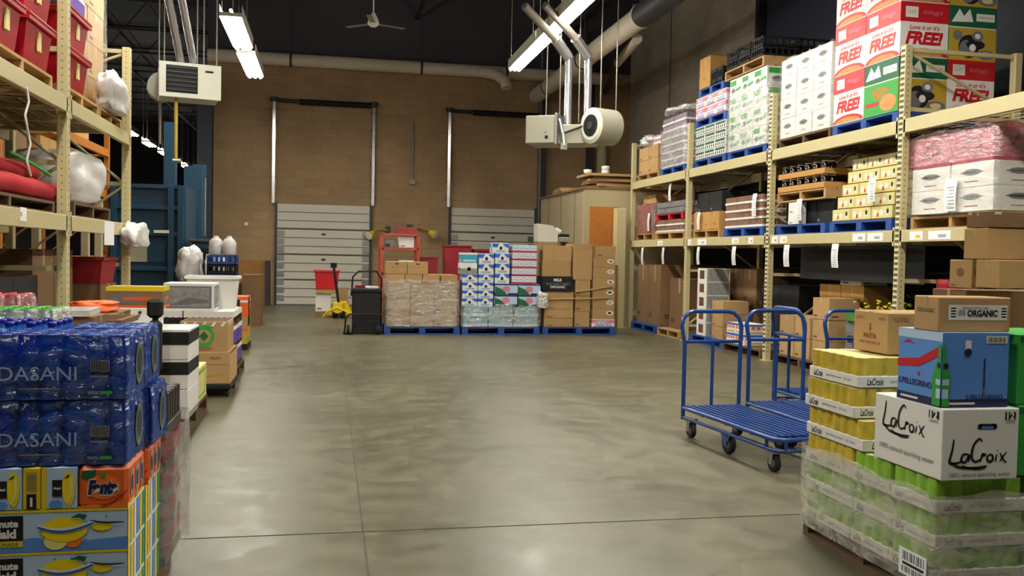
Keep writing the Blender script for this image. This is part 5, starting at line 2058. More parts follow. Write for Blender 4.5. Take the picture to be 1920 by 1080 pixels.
# ================================================================== MIDDLE DISTANCE
# orange-red frame cart with papers
p = (1.4, 18.2)
t = thing('stock_cart', 'orange-red steel frame cart with boards behind the brown cartons', 'cart', (1.02, 18.0, 0))
for (a_, c_) in ((0, 0), (.72, 0), (0, .6), (.72, .6)):
    b = MB(); b.box(a_ - .03, a_ + .03, c_ - .03, c_ + .03, .1, 1.7, 'orange_steel'); b.obj('post', t)
for zz in (.4, .9, 1.4, 1.68):
    b = MB(); b.box(0, .72, -.03, .01, zz, zz + .05, 'orange_steel'); b.box(0, .72, .59, .63, zz, zz + .05, 'orange_steel')
    b.box(-.01, .03, 0, .6, zz, zz + .05, 'orange_steel'); b.box(.69, .73, 0, .6, zz, zz + .05, 'orange_steel')
    if zz < 1.6:
        b.box(.03, .69, .02, .58, zz + .01, zz + .03, 'kraft_dark')
    b.obj('shelf_frame', t)
for (a_, c_) in ((0, 0), (.72, 0), (0, .6), (.72, .6)):
    b = MB(); b.cyl((a_ - .02, c_, .05), (a_ + .02, c_, .05), .05, 'rubber', n=12); b.obj('wheel', t)
box('white_blank', 1.36, 1.66, 18.05, 18.3, 1.452, 1.66, 'white carton on the upper shelf of the orange-red cart')
box('white_blank', 1.36, 1.66, 18.05, 18.3, .952, 1.2, 'white carton on the lower shelf of the orange-red cart')
box('grey_case' if False else 'silver_case', 1.08, 1.28, 18.05, 18.3, 1.452, 1.62, 'grey case on the orange-red cart')
box('red_tray', 1.33, 1.7, 18.05, 18.5, 1.732, 1.86, 'dark red flat box topping the orange-red cart', rz=.08)


def bin_box(x, y, z, w, d, h, m, label, cat='bin', name='plastic_bin', rz=0.0, group=None, lip=.02):
    b = MB()
    t_ = .012
    vs = []
    o_ = lambda k, zz: [(-w / 2 * k, -d / 2 * k, zz), (w / 2 * k, -d / 2 * k, zz), (w / 2 * k, d / 2 * k, zz), (-w / 2 * k, d / 2 * k, zz)]
    V = o_(.88, 0) + o_(1, h) + o_(.96, h) + o_(.85, t_)
    F = []
    for i in range(4):
        j = (i + 1) % 4
        F += [(i, j, 4 + j, 4 + i), (4 + i, 4 + j, 8 + j, 8 + i), (8 + i, 8 + j, 12 + j, 12 + i)]
    F += [(0, 1, 2, 3), (12, 13, 14, 15)]
    b.add(V, F, m)
    b.box(-w / 2 - lip, w / 2 + lip, -d / 2 - lip, -d / 2, h - .03, h, m)
    b.box(-w / 2 - lip, w / 2 + lip, d / 2, d / 2 + lip, h - .03, h, m)
    b.box(-w / 2 - lip, -w / 2, -d / 2, d / 2, h - .03, h, m)
    b.box(w / 2, w / 2 + lip, -d / 2, d / 2, h - .03, h, m)
    o = b.obj(name, None, (x, y, z), rz)
    return tag(o, label, cat, group)


bin_box(2.62, 18.8, .0, .55, .5, 1.53, 'red_deep', 'tall dark red plastic bin behind the blue water')
bin_box(3.2, 18.9, .0, .45, .5, 1.45, 'red_deep', 'second tall dark red bin, right of the tallest one')
bin_box(1.98, 18.4, 0, .35, .4, 1.28, 'red_deep', 'narrow dark red bin beside the orange-red cart')
# dock furniture by the closed door
box('white_blank', -.26, .05, 19.2, 19.5, .1, .47, 'white carton with red tub on top near the closed dock door')
b = MB(); b.box(-.3, .02, 19.15, 19.55, 0, .099, 'kraft_dark', .005); tag(b.obj('dolly_board'), 'low brown board under the white carton by the dock', 'board')
box('kraft', -.26, .18, 19.15, 19.5, .472, .57, 'flat brown carton beneath the red tub', )
bin_box(-.04, 19.3, .571, .5, .38, .38, 'red', 'bright red plastic tub near the closed dock door', rz=.02)
bin_box(.85, 20.45, .0, .5, .4, .6, 'red_deep', 'dark red bin behind the pallet jack')
box('kraft', .2, .42, 20.3, 20.6, 0, .55, 'brown carton behind the pallet jack handle')

# pallet jack
t = thing('pallet_jack', 'yellow pallet jack with black handle near the closed dock door', 'pallet jack', (.22, 18.6, 0), -.4)
b = MB(); b.tube([(0, 0, .2), (-.06, -.05, .7), (-.1, -.08, 1.05)], .028, 'black', n=8)
b.box(-.16, -.04, -.11, -.05, 1.02, 1.12, 'black', .01); b.obj('handle', t)
b = MB(); b.box(-.1, .1, -.1, .1, .1, .32, 'yellow', .01)
b.add([(-.27, .05, .05), (.27, .05, .05), (.12, .05, .35), (-.12, .05, .35), (-.27, .12, .05), (.27, .12, .05), (.12, .12, .35), (-.12, .12, .35)],
      [(0, 1, 2, 3), (4, 7, 6, 5), (0, 4, 5, 1), (1, 5, 6, 2), (2, 6, 7, 3), (3, 7, 4, 0)], 'yellow'); b.obj('body', t)
for s in (-1, 1):
    b = MB(); b.box(s * .27 - .08, s * .27 + .08, .1, 1.15, .04, .1, 'yellow', .01); b.obj('fork', t)
    b = MB(); b.cyl((s * .08 - .03, -.02, .09), (s * .08 + .03, -.02, .09), .09, 'rubber', n=14); b.obj('wheel', t)
b = MB(); b.tube([(-.33, -.05, .03), (-.2, -.08, .14), (0, -.1, .22), (.2, -.08, .14), (.33, -.05, .03)], .02, 'yellow', n=6); b.obj('guard', t)

# black bin on a hand truck
c0 = at(690, 627, z=0)
t = thing('tote_bin', 'tall black bin left of the wrapped brown cartons', 'bin', (.62, 14.98, .001))
b = MB()
b.box(-.23, .23, 0, .5, 0, .72, 'black_soft', .015)
b.box(-.25, .25, -.02, .52, .68, .74, 'black', .01)
b.obj('body', t)
b = MB(); b.box(-.02, .2, .1, .35, .74, .78, 'plastic_white', .01); b.obj('liner', t)
t = thing('hand_truck', 'black tubular hand truck under the black bin', 'hand truck', (.6, 14.9, 0))
b = MB()
b.tube([(-.34, -.05, .02), (-.32, -.05, .28), (-.26, -.05, .33), (.25, -.05, .33)], .016, 'black', n=8)
b.tube([(-.22, -.06, .03), (-.2, -.06, .22), (.2, -.06, .22), (.22, -.06, .03)], .014, 'black', n=8)
b.tube([(-.36, -.05, .02), (-.2, -.05, .02)], .016, 'black', n=8)
b.obj('frame', t)
for s in (-.28, .2):
    b = MB(); b.cyl((s - .025, -.03, .08), (s + .025, -.03, .08), .08, 'rubber', n=16); b.cyl((s - .027, -.03, .08), (s + .027, -.03, .08), .04, 'steel', n=10); b.obj('wheel', t)
b = MB(); b.tube([(.28, .62, .1), (.28, .62, .9), (.2, .62, 1.02), (-.1, .62, 1.02), (-.2, .62, .92), (-.22, .62, .6)], .016, 'black', n=8); b.obj('handle', t)


# ================================================================== SPARKLING WATER STACK (right, near)
RX = 2.27
pallet(RX, 3.02, 0, 1.22, .97, 'dark', 'worn wooden pallet under the green sparkling water cases', h=.1)
pr = .135
YS = [(3.02, 3.30), (3.30, 3.58), (3.58, 3.98)]
GL = 'lime green sparkling water cases'
for k in range(3):
    for j, (a_, c_) in enumerate(YS):
        for i in range(3):
            if j == 1 and i == 1 and k < 2:
                continue
            kind = 'gold' if (k == 2 and j == 2) else 'lime'
            off = .01 * (k % 2)
            pack(kind, .395, c_ - a_ - .006, pr - .0015, (RX + .2 + i * .4 + off, (a_ + c_) / 2, .101 + k * pr),
                 '%s sparkling water case, %s, %s row, %s column' % ('yellow' if kind == 'gold' else 'lime green', lay(k, 3), ('near', 'middle', 'far')[j], ('aisle side', 'middle', 'wall side')[i]), GL,
                 random.uniform(-.01, .01))
GY = 'yellow sparkling water cases above the green ones'
for k in range(3):
    for i in range(2):
        off = (.0, -.012, .006)[k]
        w_ = (.44, .33, .42)[k]
        y0 = (3.50, 3.56, 3.56)[k]
        pack('gold', w_, 3.97 - y0, pr - .0015, (RX + off + w_ / 2 + i * (w_ + .006), (y0 + 3.97) / 2, .101 + (3 + k) * pr),
             'yellow sparkling water case above the green block, %s, %s column' % (('lowest', 'middle height', 'topmost')[k], ('aisle', 'wall side')[i]), GY)
zg = .101 + 3 * pr
box('lacroix', RX + .0, RX + .33, 2.99, 3.42, zg + .001, zg + .272, 'white carton with black brush lettering and hand hole on green cases', name='drink_carton', cat='box')
zl = zg + .273
box('pellegrino', RX + .01, RX + .3, 3.02, 3.29, zl, zl + .285, 'blue carton with red ribbon and green bottle print', name='drink_carton', cat='box')
box('long_brown', RX + .01, RX + .325, 3.05, 3.2, zl + .286, zl + .42, 'brown carton with white label strip on top of the blue carton')
box('kraft_printed', 2.46, 2.83, 3.64, 3.9, 0.101 + 6 * pr + .001, 1.10, 'brown carton with dark red printing standing on yellow cases', rz=.03)
stack('green_case', RX + .345, RX + .95, 3.02, 3.36, zg + .001, 1.06, 2, 1, 2, 'green carton', 'beside the blue carton', 'green cartons beside the blue carton')
wrap(RX - .002, RX + 1.205, 3.015, 3.985, .06, .45, 'stretch_wrap_haze', 'clear stretch wrap around the green sparkling water cases', bulge=.006, rag=.015)
b = MB()
b.box(-.001, 0, -.085, .085, 0, .105, 'paper')
for k in range(10):
    b.box(-.002, -.001, -.07 + k * .014, -.066 + k * .014 + .003 * (k % 3), .06, .095, 'ink_grey')
    b.box(-.002, -.001, -.07 + k * .014, -.066 + k * .014 + .003 * ((k + 1) % 3), .012, .035, 'ink_grey')
b.box(-.002, -.001, -.07, .06, .042, .052, 'ink')
tag(b.obj('shipping_label', None, (RX - .014, 3.12, .09)), 'white printed shipping label on the wrapped green cases', 'label')

# brown stack behind, right of frame
pallet(3.3, 4.2, 0, 1.2, .32, 'wood', 'wooden pallet under the tall dark brown cartons behind sparkling water')
stack('kraft_dark', 3.3, 4.4, 4.21, 4.5, .131, 1.19, 2, 1, 3, 'dark brown carton', 'behind sparkling water', 'dark brown cartons behind sparkling water')


def boxpx(kind, pl, pc, pr_, pt, pb, x, label, group=None, d=None):
    """a box whose aisle side spans pl..pc in the picture on the plane x, and whose near side reaches pr_"""
    y1, y0 = at(pl, (pt + pb) / 2, x=x).y, at(pc, (pt + pb) / 2, x=x).y
    z0, z1 = at(pc, pb, y=y0).z, at(pc, pt, y=y0).z
    x1 = at(pr_, (pt + pb) / 2, y=y0).x
    return box(kind, x, x1, y0, y1, z0, z1, label, group), (x, x1, y0, y1, z0, z1)


zb = 1.191
o, e = boxpx('kraft_small', 1780, 1822, 1835, 487, 541, 3.31, 'small brown carton with round print in the upper brown pile')
o2, e2 = boxpx('kraft_plain', 1829, 1873, 1930, 487, 541, 3.31, 'small brown carton right of the round printed one')
o3, e3 = boxpx('kraft_plain', 1807, 1851, 1935, 427, 486, 3.315, 'brown carton perched above the two small ones')
o4, e4 = boxpx('big_brown', 1812, 1856, 1945, 395, 426, 3.32, 'dark brown carton with white label topping the brown pile')

# ================================================================== BLUE CARTS
def make_cart():
    W, L, R_ = .47, 1.235, .0155
    t = thing('platform_cart', 'blue steel platform cart', 'cart')
    B = 'blue_steel'
    b = MB()
    for i in range(9):
        x = .03 + i * (W - .06) / 8
        b.box(x - .0115, x + .0115, .05, L - .02, .222, .236, B, .003)
    b.obj('slatted_deck', t)
    b = MB()
    rr = .07
    pts = [(0, L, .215), (0, rr, .215), (.02, .02, .215), (rr, 0, .215), (W - rr, 0, .215), (W - .02, .02, .215), (W, rr, .215), (W, L, .215)]
    b.tube(pts, R_, B, n=8)
    b.tube([(0, L, .215), (W, L, .215)], R_, B, n=8)
    for yy in (.3, .62, .95):
        b.box(0, W, yy - .015, yy + .015, .195, .22, B)
    pts = [(0, L, .145), (0, rr, .145), (.02, .02, .145), (rr, 0, .145), (W - rr, 0, .145), (W - .02, .02, .145), (W, rr, .145), (W, L, .145)]
    b.tube(pts, .012, B, n=8)
    for (x, y) in ((0, .12), (W, .12), (0, L), (W, L), (.06, 0), (W - .06, 0)):
        b.tube([(x, y, .145), (x, y, .215)], .012, B, n=6)
    b.obj('frame', t)
    b = MB()
    hp = []
    for (x, z, dy) in ((0, .13, 0), (0, .70, 0), (-.012, .78, .012), (-.016, .83, .02), (-.0, .885, .028), (.045, .925, .034), (.09, .935, .036)):
        hp.append((x, L + dy, z))
    full = hp + [(W - x, y, z) for (x, y, z) in reversed(hp)]
    b.tube(full, R_, B, n=10)
    b.obj('handle', t)
    b = MB()
    b.tube([(0, L, .71), (W, L, .71)], .013, B, n=8)
    b.obj('crossbar', t)
    b = MB()
    b.tube([(W / 2, L, .2), (W / 2, L, .71)], .013, B, n=8)
    b.obj('centre_post', t)

    def wheel(x, y, r, cast):
        w = MB()
        w.lathe([(r * .5, -.016), (r * .82, -.018), (r * .98, -.014), (r, 0), (r * .98, .014), (r * .82, .018), (r * .5, .016)], 'rubber', 20)
        w.lathe([(.008, -.02), (r * .5, -.018), (r * .5, .018), (.008, .02)], 'steel', 14)
        me = w.mesh('wheel')
        o = put(me, 'wheel', t, (x, y, r + .001))
        o.rotation_euler = (0, PI / 2, 0)
        f = MB()
        if cast:
            f.box(x - .03, x - .024, y - .02, y + .02, r * .9, r * 2 + .008, 'steel')
            f.box(x + .024, x + .03, y - .02, y + .02, r * .9, r * 2 + .008, 'steel')
            f.box(x - .035, x + .035, y - .035, y + .035, r * 2 + .006, .145, 'steel')
        else:
            f.add([(x - .03, y - .07, .15), (x - .03, y + .07, .15), (x - .03, y + .018, r), (x - .03, y - .018, r)], [(0, 1, 2, 3)], B)
            f.box(x - .032, x - .028, y - .02, y + .02, r * .8, .15, B)
            f.box(x + .028, x + .032, y - .02, y + .02, r * .8, .15, B)
        f.obj('wheel_fork', t)
    for (x, y) in ((.04, .09), (W - .04, .09), (.04, L - .06), (W - .04, L - .06)):
        wheel(x, y, .056, True)
    for x in (.03, W - .03):
        wheel(x, .62, .072, False)
    return t


cart = make_cart()
cart.location = (2.73, 5.11, 0)
cart.rotation_euler = (0, 0, .097)
cart['label'] = 'blue slatted platform cart at the aisle edge, wholly uncovered at its left side'
cart['group'] = 'blue platform carts'
dup(cart, (3.24, 5.28, 0), .02, 'blue platform cart behind the yellow cases, second from the aisle', 'blue platform carts')
dup(cart, (3.93, 5.38, 0), -.01, 'blue platform cart mostly hidden behind the brown carton, third from the aisle', 'blue platform carts')
dup(cart, (5.02, 6.72, 0), PI / 2 + .02, 'blue platform cart turned sideways behind the second cart', 'blue platform carts')


# ================================================================== DRINKS STACK (left, near)
LX = -.6
pallet(LX - 1.22, 2.95, 0, 1.2, .99, 'dark', 'dark pallet under the lemonade and bottled water cases')


def water_case(kind, x0, y0, z0, nx, ny, label, group, caps=True, name='water_case', cat='case of water', h=.2, text=None, bot='water_blue', capm='cap_blue', film='film_blue', rz=0.0):
    P = .065
    w, d = nx * P, ny * P
    t = thing(name, label, cat, (x0 + w / 2, y0 + d / 2, z0), rz, group)
    key = ('bottle', bot, h)
    if key not in KINDS:
        r = .031
        b = MB()
        b.lathe([(r * .8, 0), (r, .008), (r, h * .3), (r * .9, h * .36), (r, h * .42), (r, h * .62), (r * .86, h * .74), (r * .5, h * .87), (.0125, h * .92), (.0125, h * .96)], bot, 14)
        c = MB()
        c.lathe([(.0145, h * .93), (.015, h * .94), (.015, h * .995), (.012, h)], capm, 12)
        KINDS[key] = (b.mesh('bottle'), c.mesh('cap'))
    bm_, cm_ = KINDS[key]
    for i in range(nx):
        for j in range(ny):
            o = put(bm_, 'bottle', t, (-w / 2 + P * (i + .5), -d / 2 + P * (j + .5), .001))
            if caps:
                put(cm_, 'cap', o)
    if film == 'film_blue' and not text:
        return t
    kf = ('wfilm', nx, ny, h, text, film)
    if kf not in KINDS:
        b = MB()
        o = scallop(w + .004, d + .004, nx, ny, .012)
        n = len(o)
        lev = [(0.004, 1.0), (h * .3, 1.0), (h * .62, 1.0), (h * .8, .99), (h * .92, .975), (h * 1.0, .95)]
        vs = [(x * k, y * k, z) for z, k in lev for x, y in o]
        b.add(vs, [(q * n + i, q * n + (i + 1) % n, (q + 1) * n + (i + 1) % n, (q + 1) * n + i) for q in range(len(lev) - 1) for i in range(n)], film, True)
        if text:
            q = b.face('F', w, d, h)
            b.text(q, .34, .42, .56, text, 'silver_print', .005, vh=.21)
            b.rect(q, .2, .18, .5, .2, 'ink_grey', .004)
            b.add([(x * .95, y * .95, h * 1.0) for x, y in o], [tuple(range(n))], 'film_blue')
            b.rect(q, .72, .45, .86, .62, 'silver', .004)
            for k in range(8):
                b.rect(q, .73 + k * .016, .46, .736 + k * .016, .61, 'ink', .0045)
            b.rect(q, .72, .36, .85, .39, 'ink_grey', .004)
            b.rect(q, .7, .1, .78, .15, 'ink_grey', .004)
            b.rect(q, .79, .1, .88, .15, 'green', .004)
            q = b.face('R', w, d, h)
            b.ell(q, .55, .5, .22, .34, 'grey_mid', .004)
            b.ell(q, .55, .52, .18, .28, 'green_leaf', .005)
            b.ell(q, .55, .52, .13, .22, 'navy', .006)
        KINDS[kf] = b.mesh('wrap')
    put(KINDS[kf], 'film', t)
    return t


GD = 'blue bottled water cases in the near left stack'
rows = [(.652, 2.955, -.99, 'lower front'), (.853, 2.955, -.99, 'upper front'), (.652, 3.23, -.965, 'lower second row')]
for (z, y, x, lb) in rows:
    water_case('d', x, y, z, 6, 4, 'blue bottled water case with silver lettering, %s' % lb, GD, text='DASANI', caps=z > .8)
water_case('d', -.862, 3.23, .853, 4, 4, 'small blue bottled water case, upper second row, aisle side', GD, text='DASANI')
water_case('d', -1.262, 3.23, .87, 6, 4, 'uncovered case of blue bottles with blue caps, upper second row', GD)
water_case('d', -1.66, 3.23, .87, 6, 4, 'uncovered case of blue bottles, upper second row, farthest from aisle', GD)
water_case('d', -1.395, 2.955, .853, 6, 4, 'blue bottled water case at the very edge, upper front', GD, text='DASANI')
stack('minute', -1.83, -1.02, 2.955, 3.5, .131, .65, 2, 2, 4, 'blue and yellow lemonade pack', 'under edge water', 'lemonade packs at the far left', name='drink_pack', cat='pack of drinks')
stack('kraft_dark', -1.80, -1.0, 2.955, 3.22, .6505, .852, 2, 1, 1, 'brown tray at the edge under upper water', '', 'brown trays under the edge water')
stack('kraft_dark', -1.80, -1.0, 3.23, 3.5, .6505, .852, 2, 1, 1, 'brown tray, second row, under upper water', '', 'brown trays under the second row edge water')
for k in range(3):
    for j in range(2):
        box('minute', -1.015, LX, 2.955 + j * .27, 3.215 + j * .27, .131 + k * .13, .26 + k * .13,
            'blue and yellow lemonade pack with lemon print, %s, %s' % (lay(k, 3), ('front', 'behind')[j]), 'lemonade packs under the water', name='drink_pack', cat='pack of drinks')
zf = .521
for i, (kd, a_, c_, lb) in enumerate((('minute_end', -1.0, -.903, 'lemonade pack end beside the yellow panel, left one'), ('minute_side', -.9, -.85, 'thin yellow lemonade pack side with black square'),
                                      ('minute_end', -.847, -.747, 'lemonade pack end with black name panel, next to orange soda'))):
    box(kd, a_, c_, 2.955, 3.2, zf, zf + .129, lb, 'lemonade pack ends', name='drink_pack', cat='pack of drinks')
box('fanta', -.744, LX + .0, 2.955, 3.21, zf, zf + .129, 'orange soda pack with navy and white lettering, front', 'orange soda packs', name='drink_pack', cat='pack of drinks')
box('fanta', -.744, LX + .01, 3.225, 3.46, zf, zf + .129, 'orange soda pack behind the front orange one', 'orange soda packs', name='drink_pack', cat='pack of drinks')
box('kraft_dark', -1.0, -.75, 3.225, 3.46, zf, zf + .129, 'brown carton hidden beside the rear orange soda pack')
stack('red', -.86, LX + .02, 3.52, 3.9, .131, .61, 1, 1, 4, 'dark red can pack', 'behind the lemonade', 'dark red can packs', name='drink_pack', cat='pack of drinks', can=True)
stack('dark', -.86, LX + .02, 3.52, 3.9, .612, .78, 1, 1, 1, 'dark and silver can pack on the dark red packs', '', 'dark can pack', name='drink_pack', cat='pack of drinks', can=True)
wrap(-.875, LX + .035, 3.51, 3.91, .135, .66, 'stretch_wrap_heavy', 'greyish clear wrap around the dark red can packs', bulge=.006)
stack('kraft_dark', -1.72, -.885, 3.52, 3.9, .131, .82, 2, 1, 3, 'dark brown carton', 'under the uncovered water bottles', 'dark brown cartons under the bottles')
water_case('d', -1.28, 3.53, .821, 6, 4, 'open case of blue water bottles with visible blue caps, rear row', GD)
water_case('d', -1.69, 3.53, .821, 6, 4, 'open case of blue water bottles, rear row, farthest from aisle', GD)
# row behind: green capped bottles, pink pack, white tray, brown trays
pallet(-2.0, 4.0, 0, .98, 1.1, 'dark', 'dark pallet under the green-capped bottle case')
stack('kraft_dark', -1.95, -1.1, 4.02, 5.0, .131, .86, 2, 2, 3, 'dark brown carton', 'under green-capped bottles', 'dark brown cartons under the green-capped bottles')
water_case('g', -1.50, 4.05, .862, 6, 4, 'case of dark green bottles with bright green caps', 'green-capped soda', name='soda_case', cat='case of drinks', bot='green_dark', capm='cap_green', film='film_white')
water_case('p', -1.75, 4.42, .862, 6, 4, 'wrapped case of red bottles with pinkish film behind the green caps', 'red soda', name='soda_case', cat='case of drinks', h=.24, bot='red_deep', capm='cap_red', film='film_pink')
b = MB(); b.box(-.17, .17, -.14, .14, 0, .012, 'plastic_white'); b.box(-.18, .18, -.15, -.13, 0, .03, 'plastic_white'); b.box(-.18, .18, .13, .15, 0, .03, 'plastic_white')
b.box(-.18, -.16, -.14, .14, 0, .03, 'plastic_white'); b.box(.16, .18, -.14, .14, 0, .03, 'plastic_white')
box('kraft_dark', -1.62, -1.18, 5.0 - .12, 5.2, .861, 1.0, 'brown carton under the white plastic tray') if False else None
box('kraft_dark', -1.55, -1.12, 4.72, 4.99, .862, .985, 'low brown carton under the white plastic tray')
tag(b.obj('plastic_tray', None, (-1.33, 4.85, .986), .05), 'white plastic tray on low brown carton behind green caps', 'tray')
pallet(-1.95, 5.2, 0, .9, 1.1, 'dark', 'dark pallet under brown trays behind the white plastic tray')
stack('kraft_dark', -1.93, -1.09, 5.22, 5.7, .131, .84, 2, 1, 3, 'dark brown carton', 'under the open brown tray', 'dark brown cartons under the open tray')
bin_box(-1.33, 5.45, .841, .42, .42, .09, 'kraft_dark', 'open brown cardboard tray behind the blue bottle caps', 'tray', 'cardboard_tray')
bin_box(-1.76, 5.45, .841, .36, .42, .09, 'kraft', 'second open brown cardboard tray, farther from the aisle', 'tray', 'cardboard_tray')
box('kraft_dark', -1.7, -1.25, 5.75, 6.2, .131, .93, 'dark brown carton under the orange sack')
blob('sack', 'sack', 'orange sack lying on a dark brown carton', (-1.42, 5.95, .931), (.14, .12, .035), 'orange', 12)

# white and black cartons
pallet(-1.95, 6.62, 0, .98, 1.23, 'dark', 'dark pallet under white and black cartons beside the aisle')
for k in range(3):
    kd = ('white_black_square', 'white_black_lid', 'white_black_lid')[k]
    for i in range(2):
        box(kd, -1.9 + i * .475, -1.43 + i * .475, 6.63, 7.15, .132 + k * .21, .34 + k * .21,
            'white carton with black %s, %s, %s' % (('square', 'band', 'band')[k], lay(k, 3), ('far from aisle', 'aisle side')[i]), 'white and black cartons')
box('pale_green_box', -1.45, -.98, 7.2, 7.8, .132, .4, 'pale green carton behind the white and black ones')
stack('white_black_lid', -1.92, -1.46, 7.2, 7.8, .132, .76, 1, 1, 2, 'white carton with black band', 'rear inner corner', 'white cartons at the rear inner corner')
blob('plastic_film', 'plastic', 'crumpled grey film between the white and black cartons', (-1.2, 6.62, .5), (.2, .03, .04), 'stretch_wrap_heavy', 7) if False else None
box('dotted_white', -1.5, -1.2, 6.8, 7.1, .763, .9, 'white carton with grey dots under the yellow and orange pack')
box('yellow_orange_pack', -1.54, -1.16, 6.82, 7.1, .901, 1.05, 'dark pack with yellow lid and orange band on dotted carton')
t = thing('pallet_jack', 'black pallet jack handle standing before the white cartons', 'pallet jack', (-1.14, 6.42, 0))
b = MB()
b.tube([(0, 0, .1), (0, .0, .6), (0.0, .02, .95)], .02, 'black', n=8)
b.box(-.045, .045, -.04, .04, .5, .84, 'black', .02)
b.box(-.05, .05, -.03, .05, .86, .985, 'black', .02)
b.obj('handle', t)
b = MB(); b.box(-.12, .12, -.08, .08, .02, .2, 'red_deep', .02); b.obj('base', t)
b = MB(); b.cyl((-.04, 0, .06), (.04, 0, .06), .06, 'rubber', n=12); b.obj('wheel', t)

# banana cartons on a dolly
b = MB(); b.box(-.24, .24, -.33, .33, .07, .12, 'black', .01)
for sx in (-1, 1):
    for sy in (-1, 1):
        b.cyl((sx * .2 - .015, sy * .27, .036), (sx * .2 + .015, sy * .27, .036), .035, 'rubber', n=10)
tag(b.obj('dolly', None, (-1.09, 8.78, 0)), 'black wheeled dolly under the brown fruit cartons', 'dolly')
box('brown_text_box', -1.31, -.86, 8.46, 9.1, .121, .41, 'large brown fruit carton with red-brown printing on a dolly')
box('banana_box', -1.3, -.885, 8.5, 8.98, .411, .68, 'brown fruit carton with green round emblem and white stripes')
pallet(-1.95, 9.35, 0, 1.05, 1.1, 'dark', 'dark pallet under striped black and white packs')
stack('purple_stripe', -1.9, -.92, 9.4, 10.3, .131, .56, 2, 2, 2, 'purple and white pack', 'behind fruit cartons', 'purple and white packs')
stack('stripe_tray', -1.9, -.92, 9.4, 10.3, .561, .71, 2, 2, 1, 'black and white striped tray', 'behind fruit cartons', 'black and white striped trays')
box('picture_pack', -1.6, -1.12, 9.44, 9.85, .711, .99, 'white framed carton with grey landscape print')
bin_box(-1.2, 10.08, .711, .5, .35, .34, 'white_card', 'open white carton behind the framed one', 'box', 'open_carton')
b = MB(); b.box(-.2, .2, -.28, .28, 0, .08, 'black', .01)
tag(b.obj('dolly', None, (-1.25, 12.78, 0)), 'black dolly under the tall orange display carton', 'dolly')
box('orange_tall', -1.44, -1.06, 12.5, 13.05, .081, .71, 'tall orange display carton with yellow base beyond the fruit cartons')

# pile by the baler
pallet(-2.5, 14.6, 0, 1.2, 1.2, 'dark', 'dark pallet under black and blue crates before the baler')
stack('black_block', -2.45, -1.4, 14.62, 15.6, .131, .8, 2, 2, 2, 'black wrapped carton', 'under blue crates', 'black cartons under the blue crates')
for i in range(3):
    crate(-1.85, -1.42, 14.65, 15.1, .802 + i * .15, .95 + i * .15, '%s stacked crate by the baler, %s' % (('blue', 'black', 'blue')[i], lay(i, 3)), 'crates by the baler', ('blue_pallet', 'black', 'blue_pallet')[i])
for i, (x_, y_, z_, s_) in enumerate(((-2.15, 14.9, .801, .27), (-2.2, 15.35, .801, .3), (-1.8, 15.42, .801, .26))):
    blob('bag', 'bag', 'stuffed white bag in the pile by the baler, %s' % ('front', 'middle', 'rear')[i], (x_, y_, z_), (s_ * .6, s_ * .6, s_), 'plastic_white', 20 + i, group='white bags by the baler')
for i in range(4):
    b = MB()
    b.lathe([(.08, 0), (.095, .01), (.095, .2), (.06, .25), (.03, .27), (.03, .3)], 'plastic_white', 14)
    tag(b.obj('jug', None, (-1.74 + .2 * (i % 2), 14.77 + .21 * (i // 2), 1.252), .2 * i), 'white plastic jug on the blue crate, %s' % words[i], 'jug', 'white jugs on the crates')
box('kraft_dark', -1.5, -1.18, 16.7, 17.2, 0, .9, 'brown carton in front of the plywood near the baler')

# baler
t = thing('baler', 'large dark blue steel baler standing beside the deep bay', 'machine', (-2.44, 16.5, 0))
b = MB()
b.box(-1.2, 0, 0, 1.5, .0, 2.42, 'baler_blue')
b.obj('body', t)
b = MB()
for z in (.35, .95, 1.55, 2.0, 2.36):
    b.box(-1.2, -.1, -.08, 0, z, z + .07, 'baler_blue', .005)
for x in (-1.2, -.28, -.12):
    b.box(x, x + .1, -.1, 0, .05, 2.42, 'baler_blue', .005)
b.box(-1.0, -.3, -.03, -.005, 1.1, 1.5, 'baler_blue')
b.obj('front_door', t)
b = MB(); b.box(-.5, -.25, -.104, -.1, 1.6, 1.65, 'white_card'); b.obj('sign_plate', t)
b = MB(); b.box(-.98, -.62, -.034, -.03, 1.1, 1.35, 'grey_enamel'); b.obj('notice', t)
b = MB()
b.box(-.42, -.22, .3, .5, 2.42, 3.55, 'baler_blue', .01)
b.obj('ram_post', t)
b = MB()
b.box(-.2, .02, 1.5, 2.5, 0, 2.75, 'baler_blue')
b.box(-.25, .08, 1.45, 1.6, 0, 2.9, 'baler_blue')
b.box(-.2, .05, 2.2, 2.32, 0, 3.0, 'baler_blue')
b.obj('side_frame', t)
b = MB(); b.tube([(.1, 1.7, 2.7), (.1, 1.7, 1.6)], .02, 'galv', n=6); b.obj('pipe', t)
t = thing('feed_bin', 'dark blue metal bin standing right of the baler', 'bin', (-2.3, 16.2, 0))
b = MB(); b.box(0, .55, 0, 1.2, .1, 1.45, 'baler_blue', .01); b.box(.04, .5, -.01, .01, .7, 1.35, 'black'); b.obj('body', t)
b = MB(); b.box(-.03, .6, -.05, 1.25, 1.45, 1.5, 'steel_dark', .01); b.obj('rim', t)

# ================================================================== LEFT RACK STOCK
zl2 = 2.521
XQ = -2.09
pallet(XQ - 1.08, 6.28, zl2, 1.05, 1.4, 'wood', 'wooden pallet under near red totes on top of the left rack')
pallet(XQ - 1.08, 7.98, zl2, 1.05, 1.15, 'wood', 'wooden pallet under far red totes on top of the left rack')


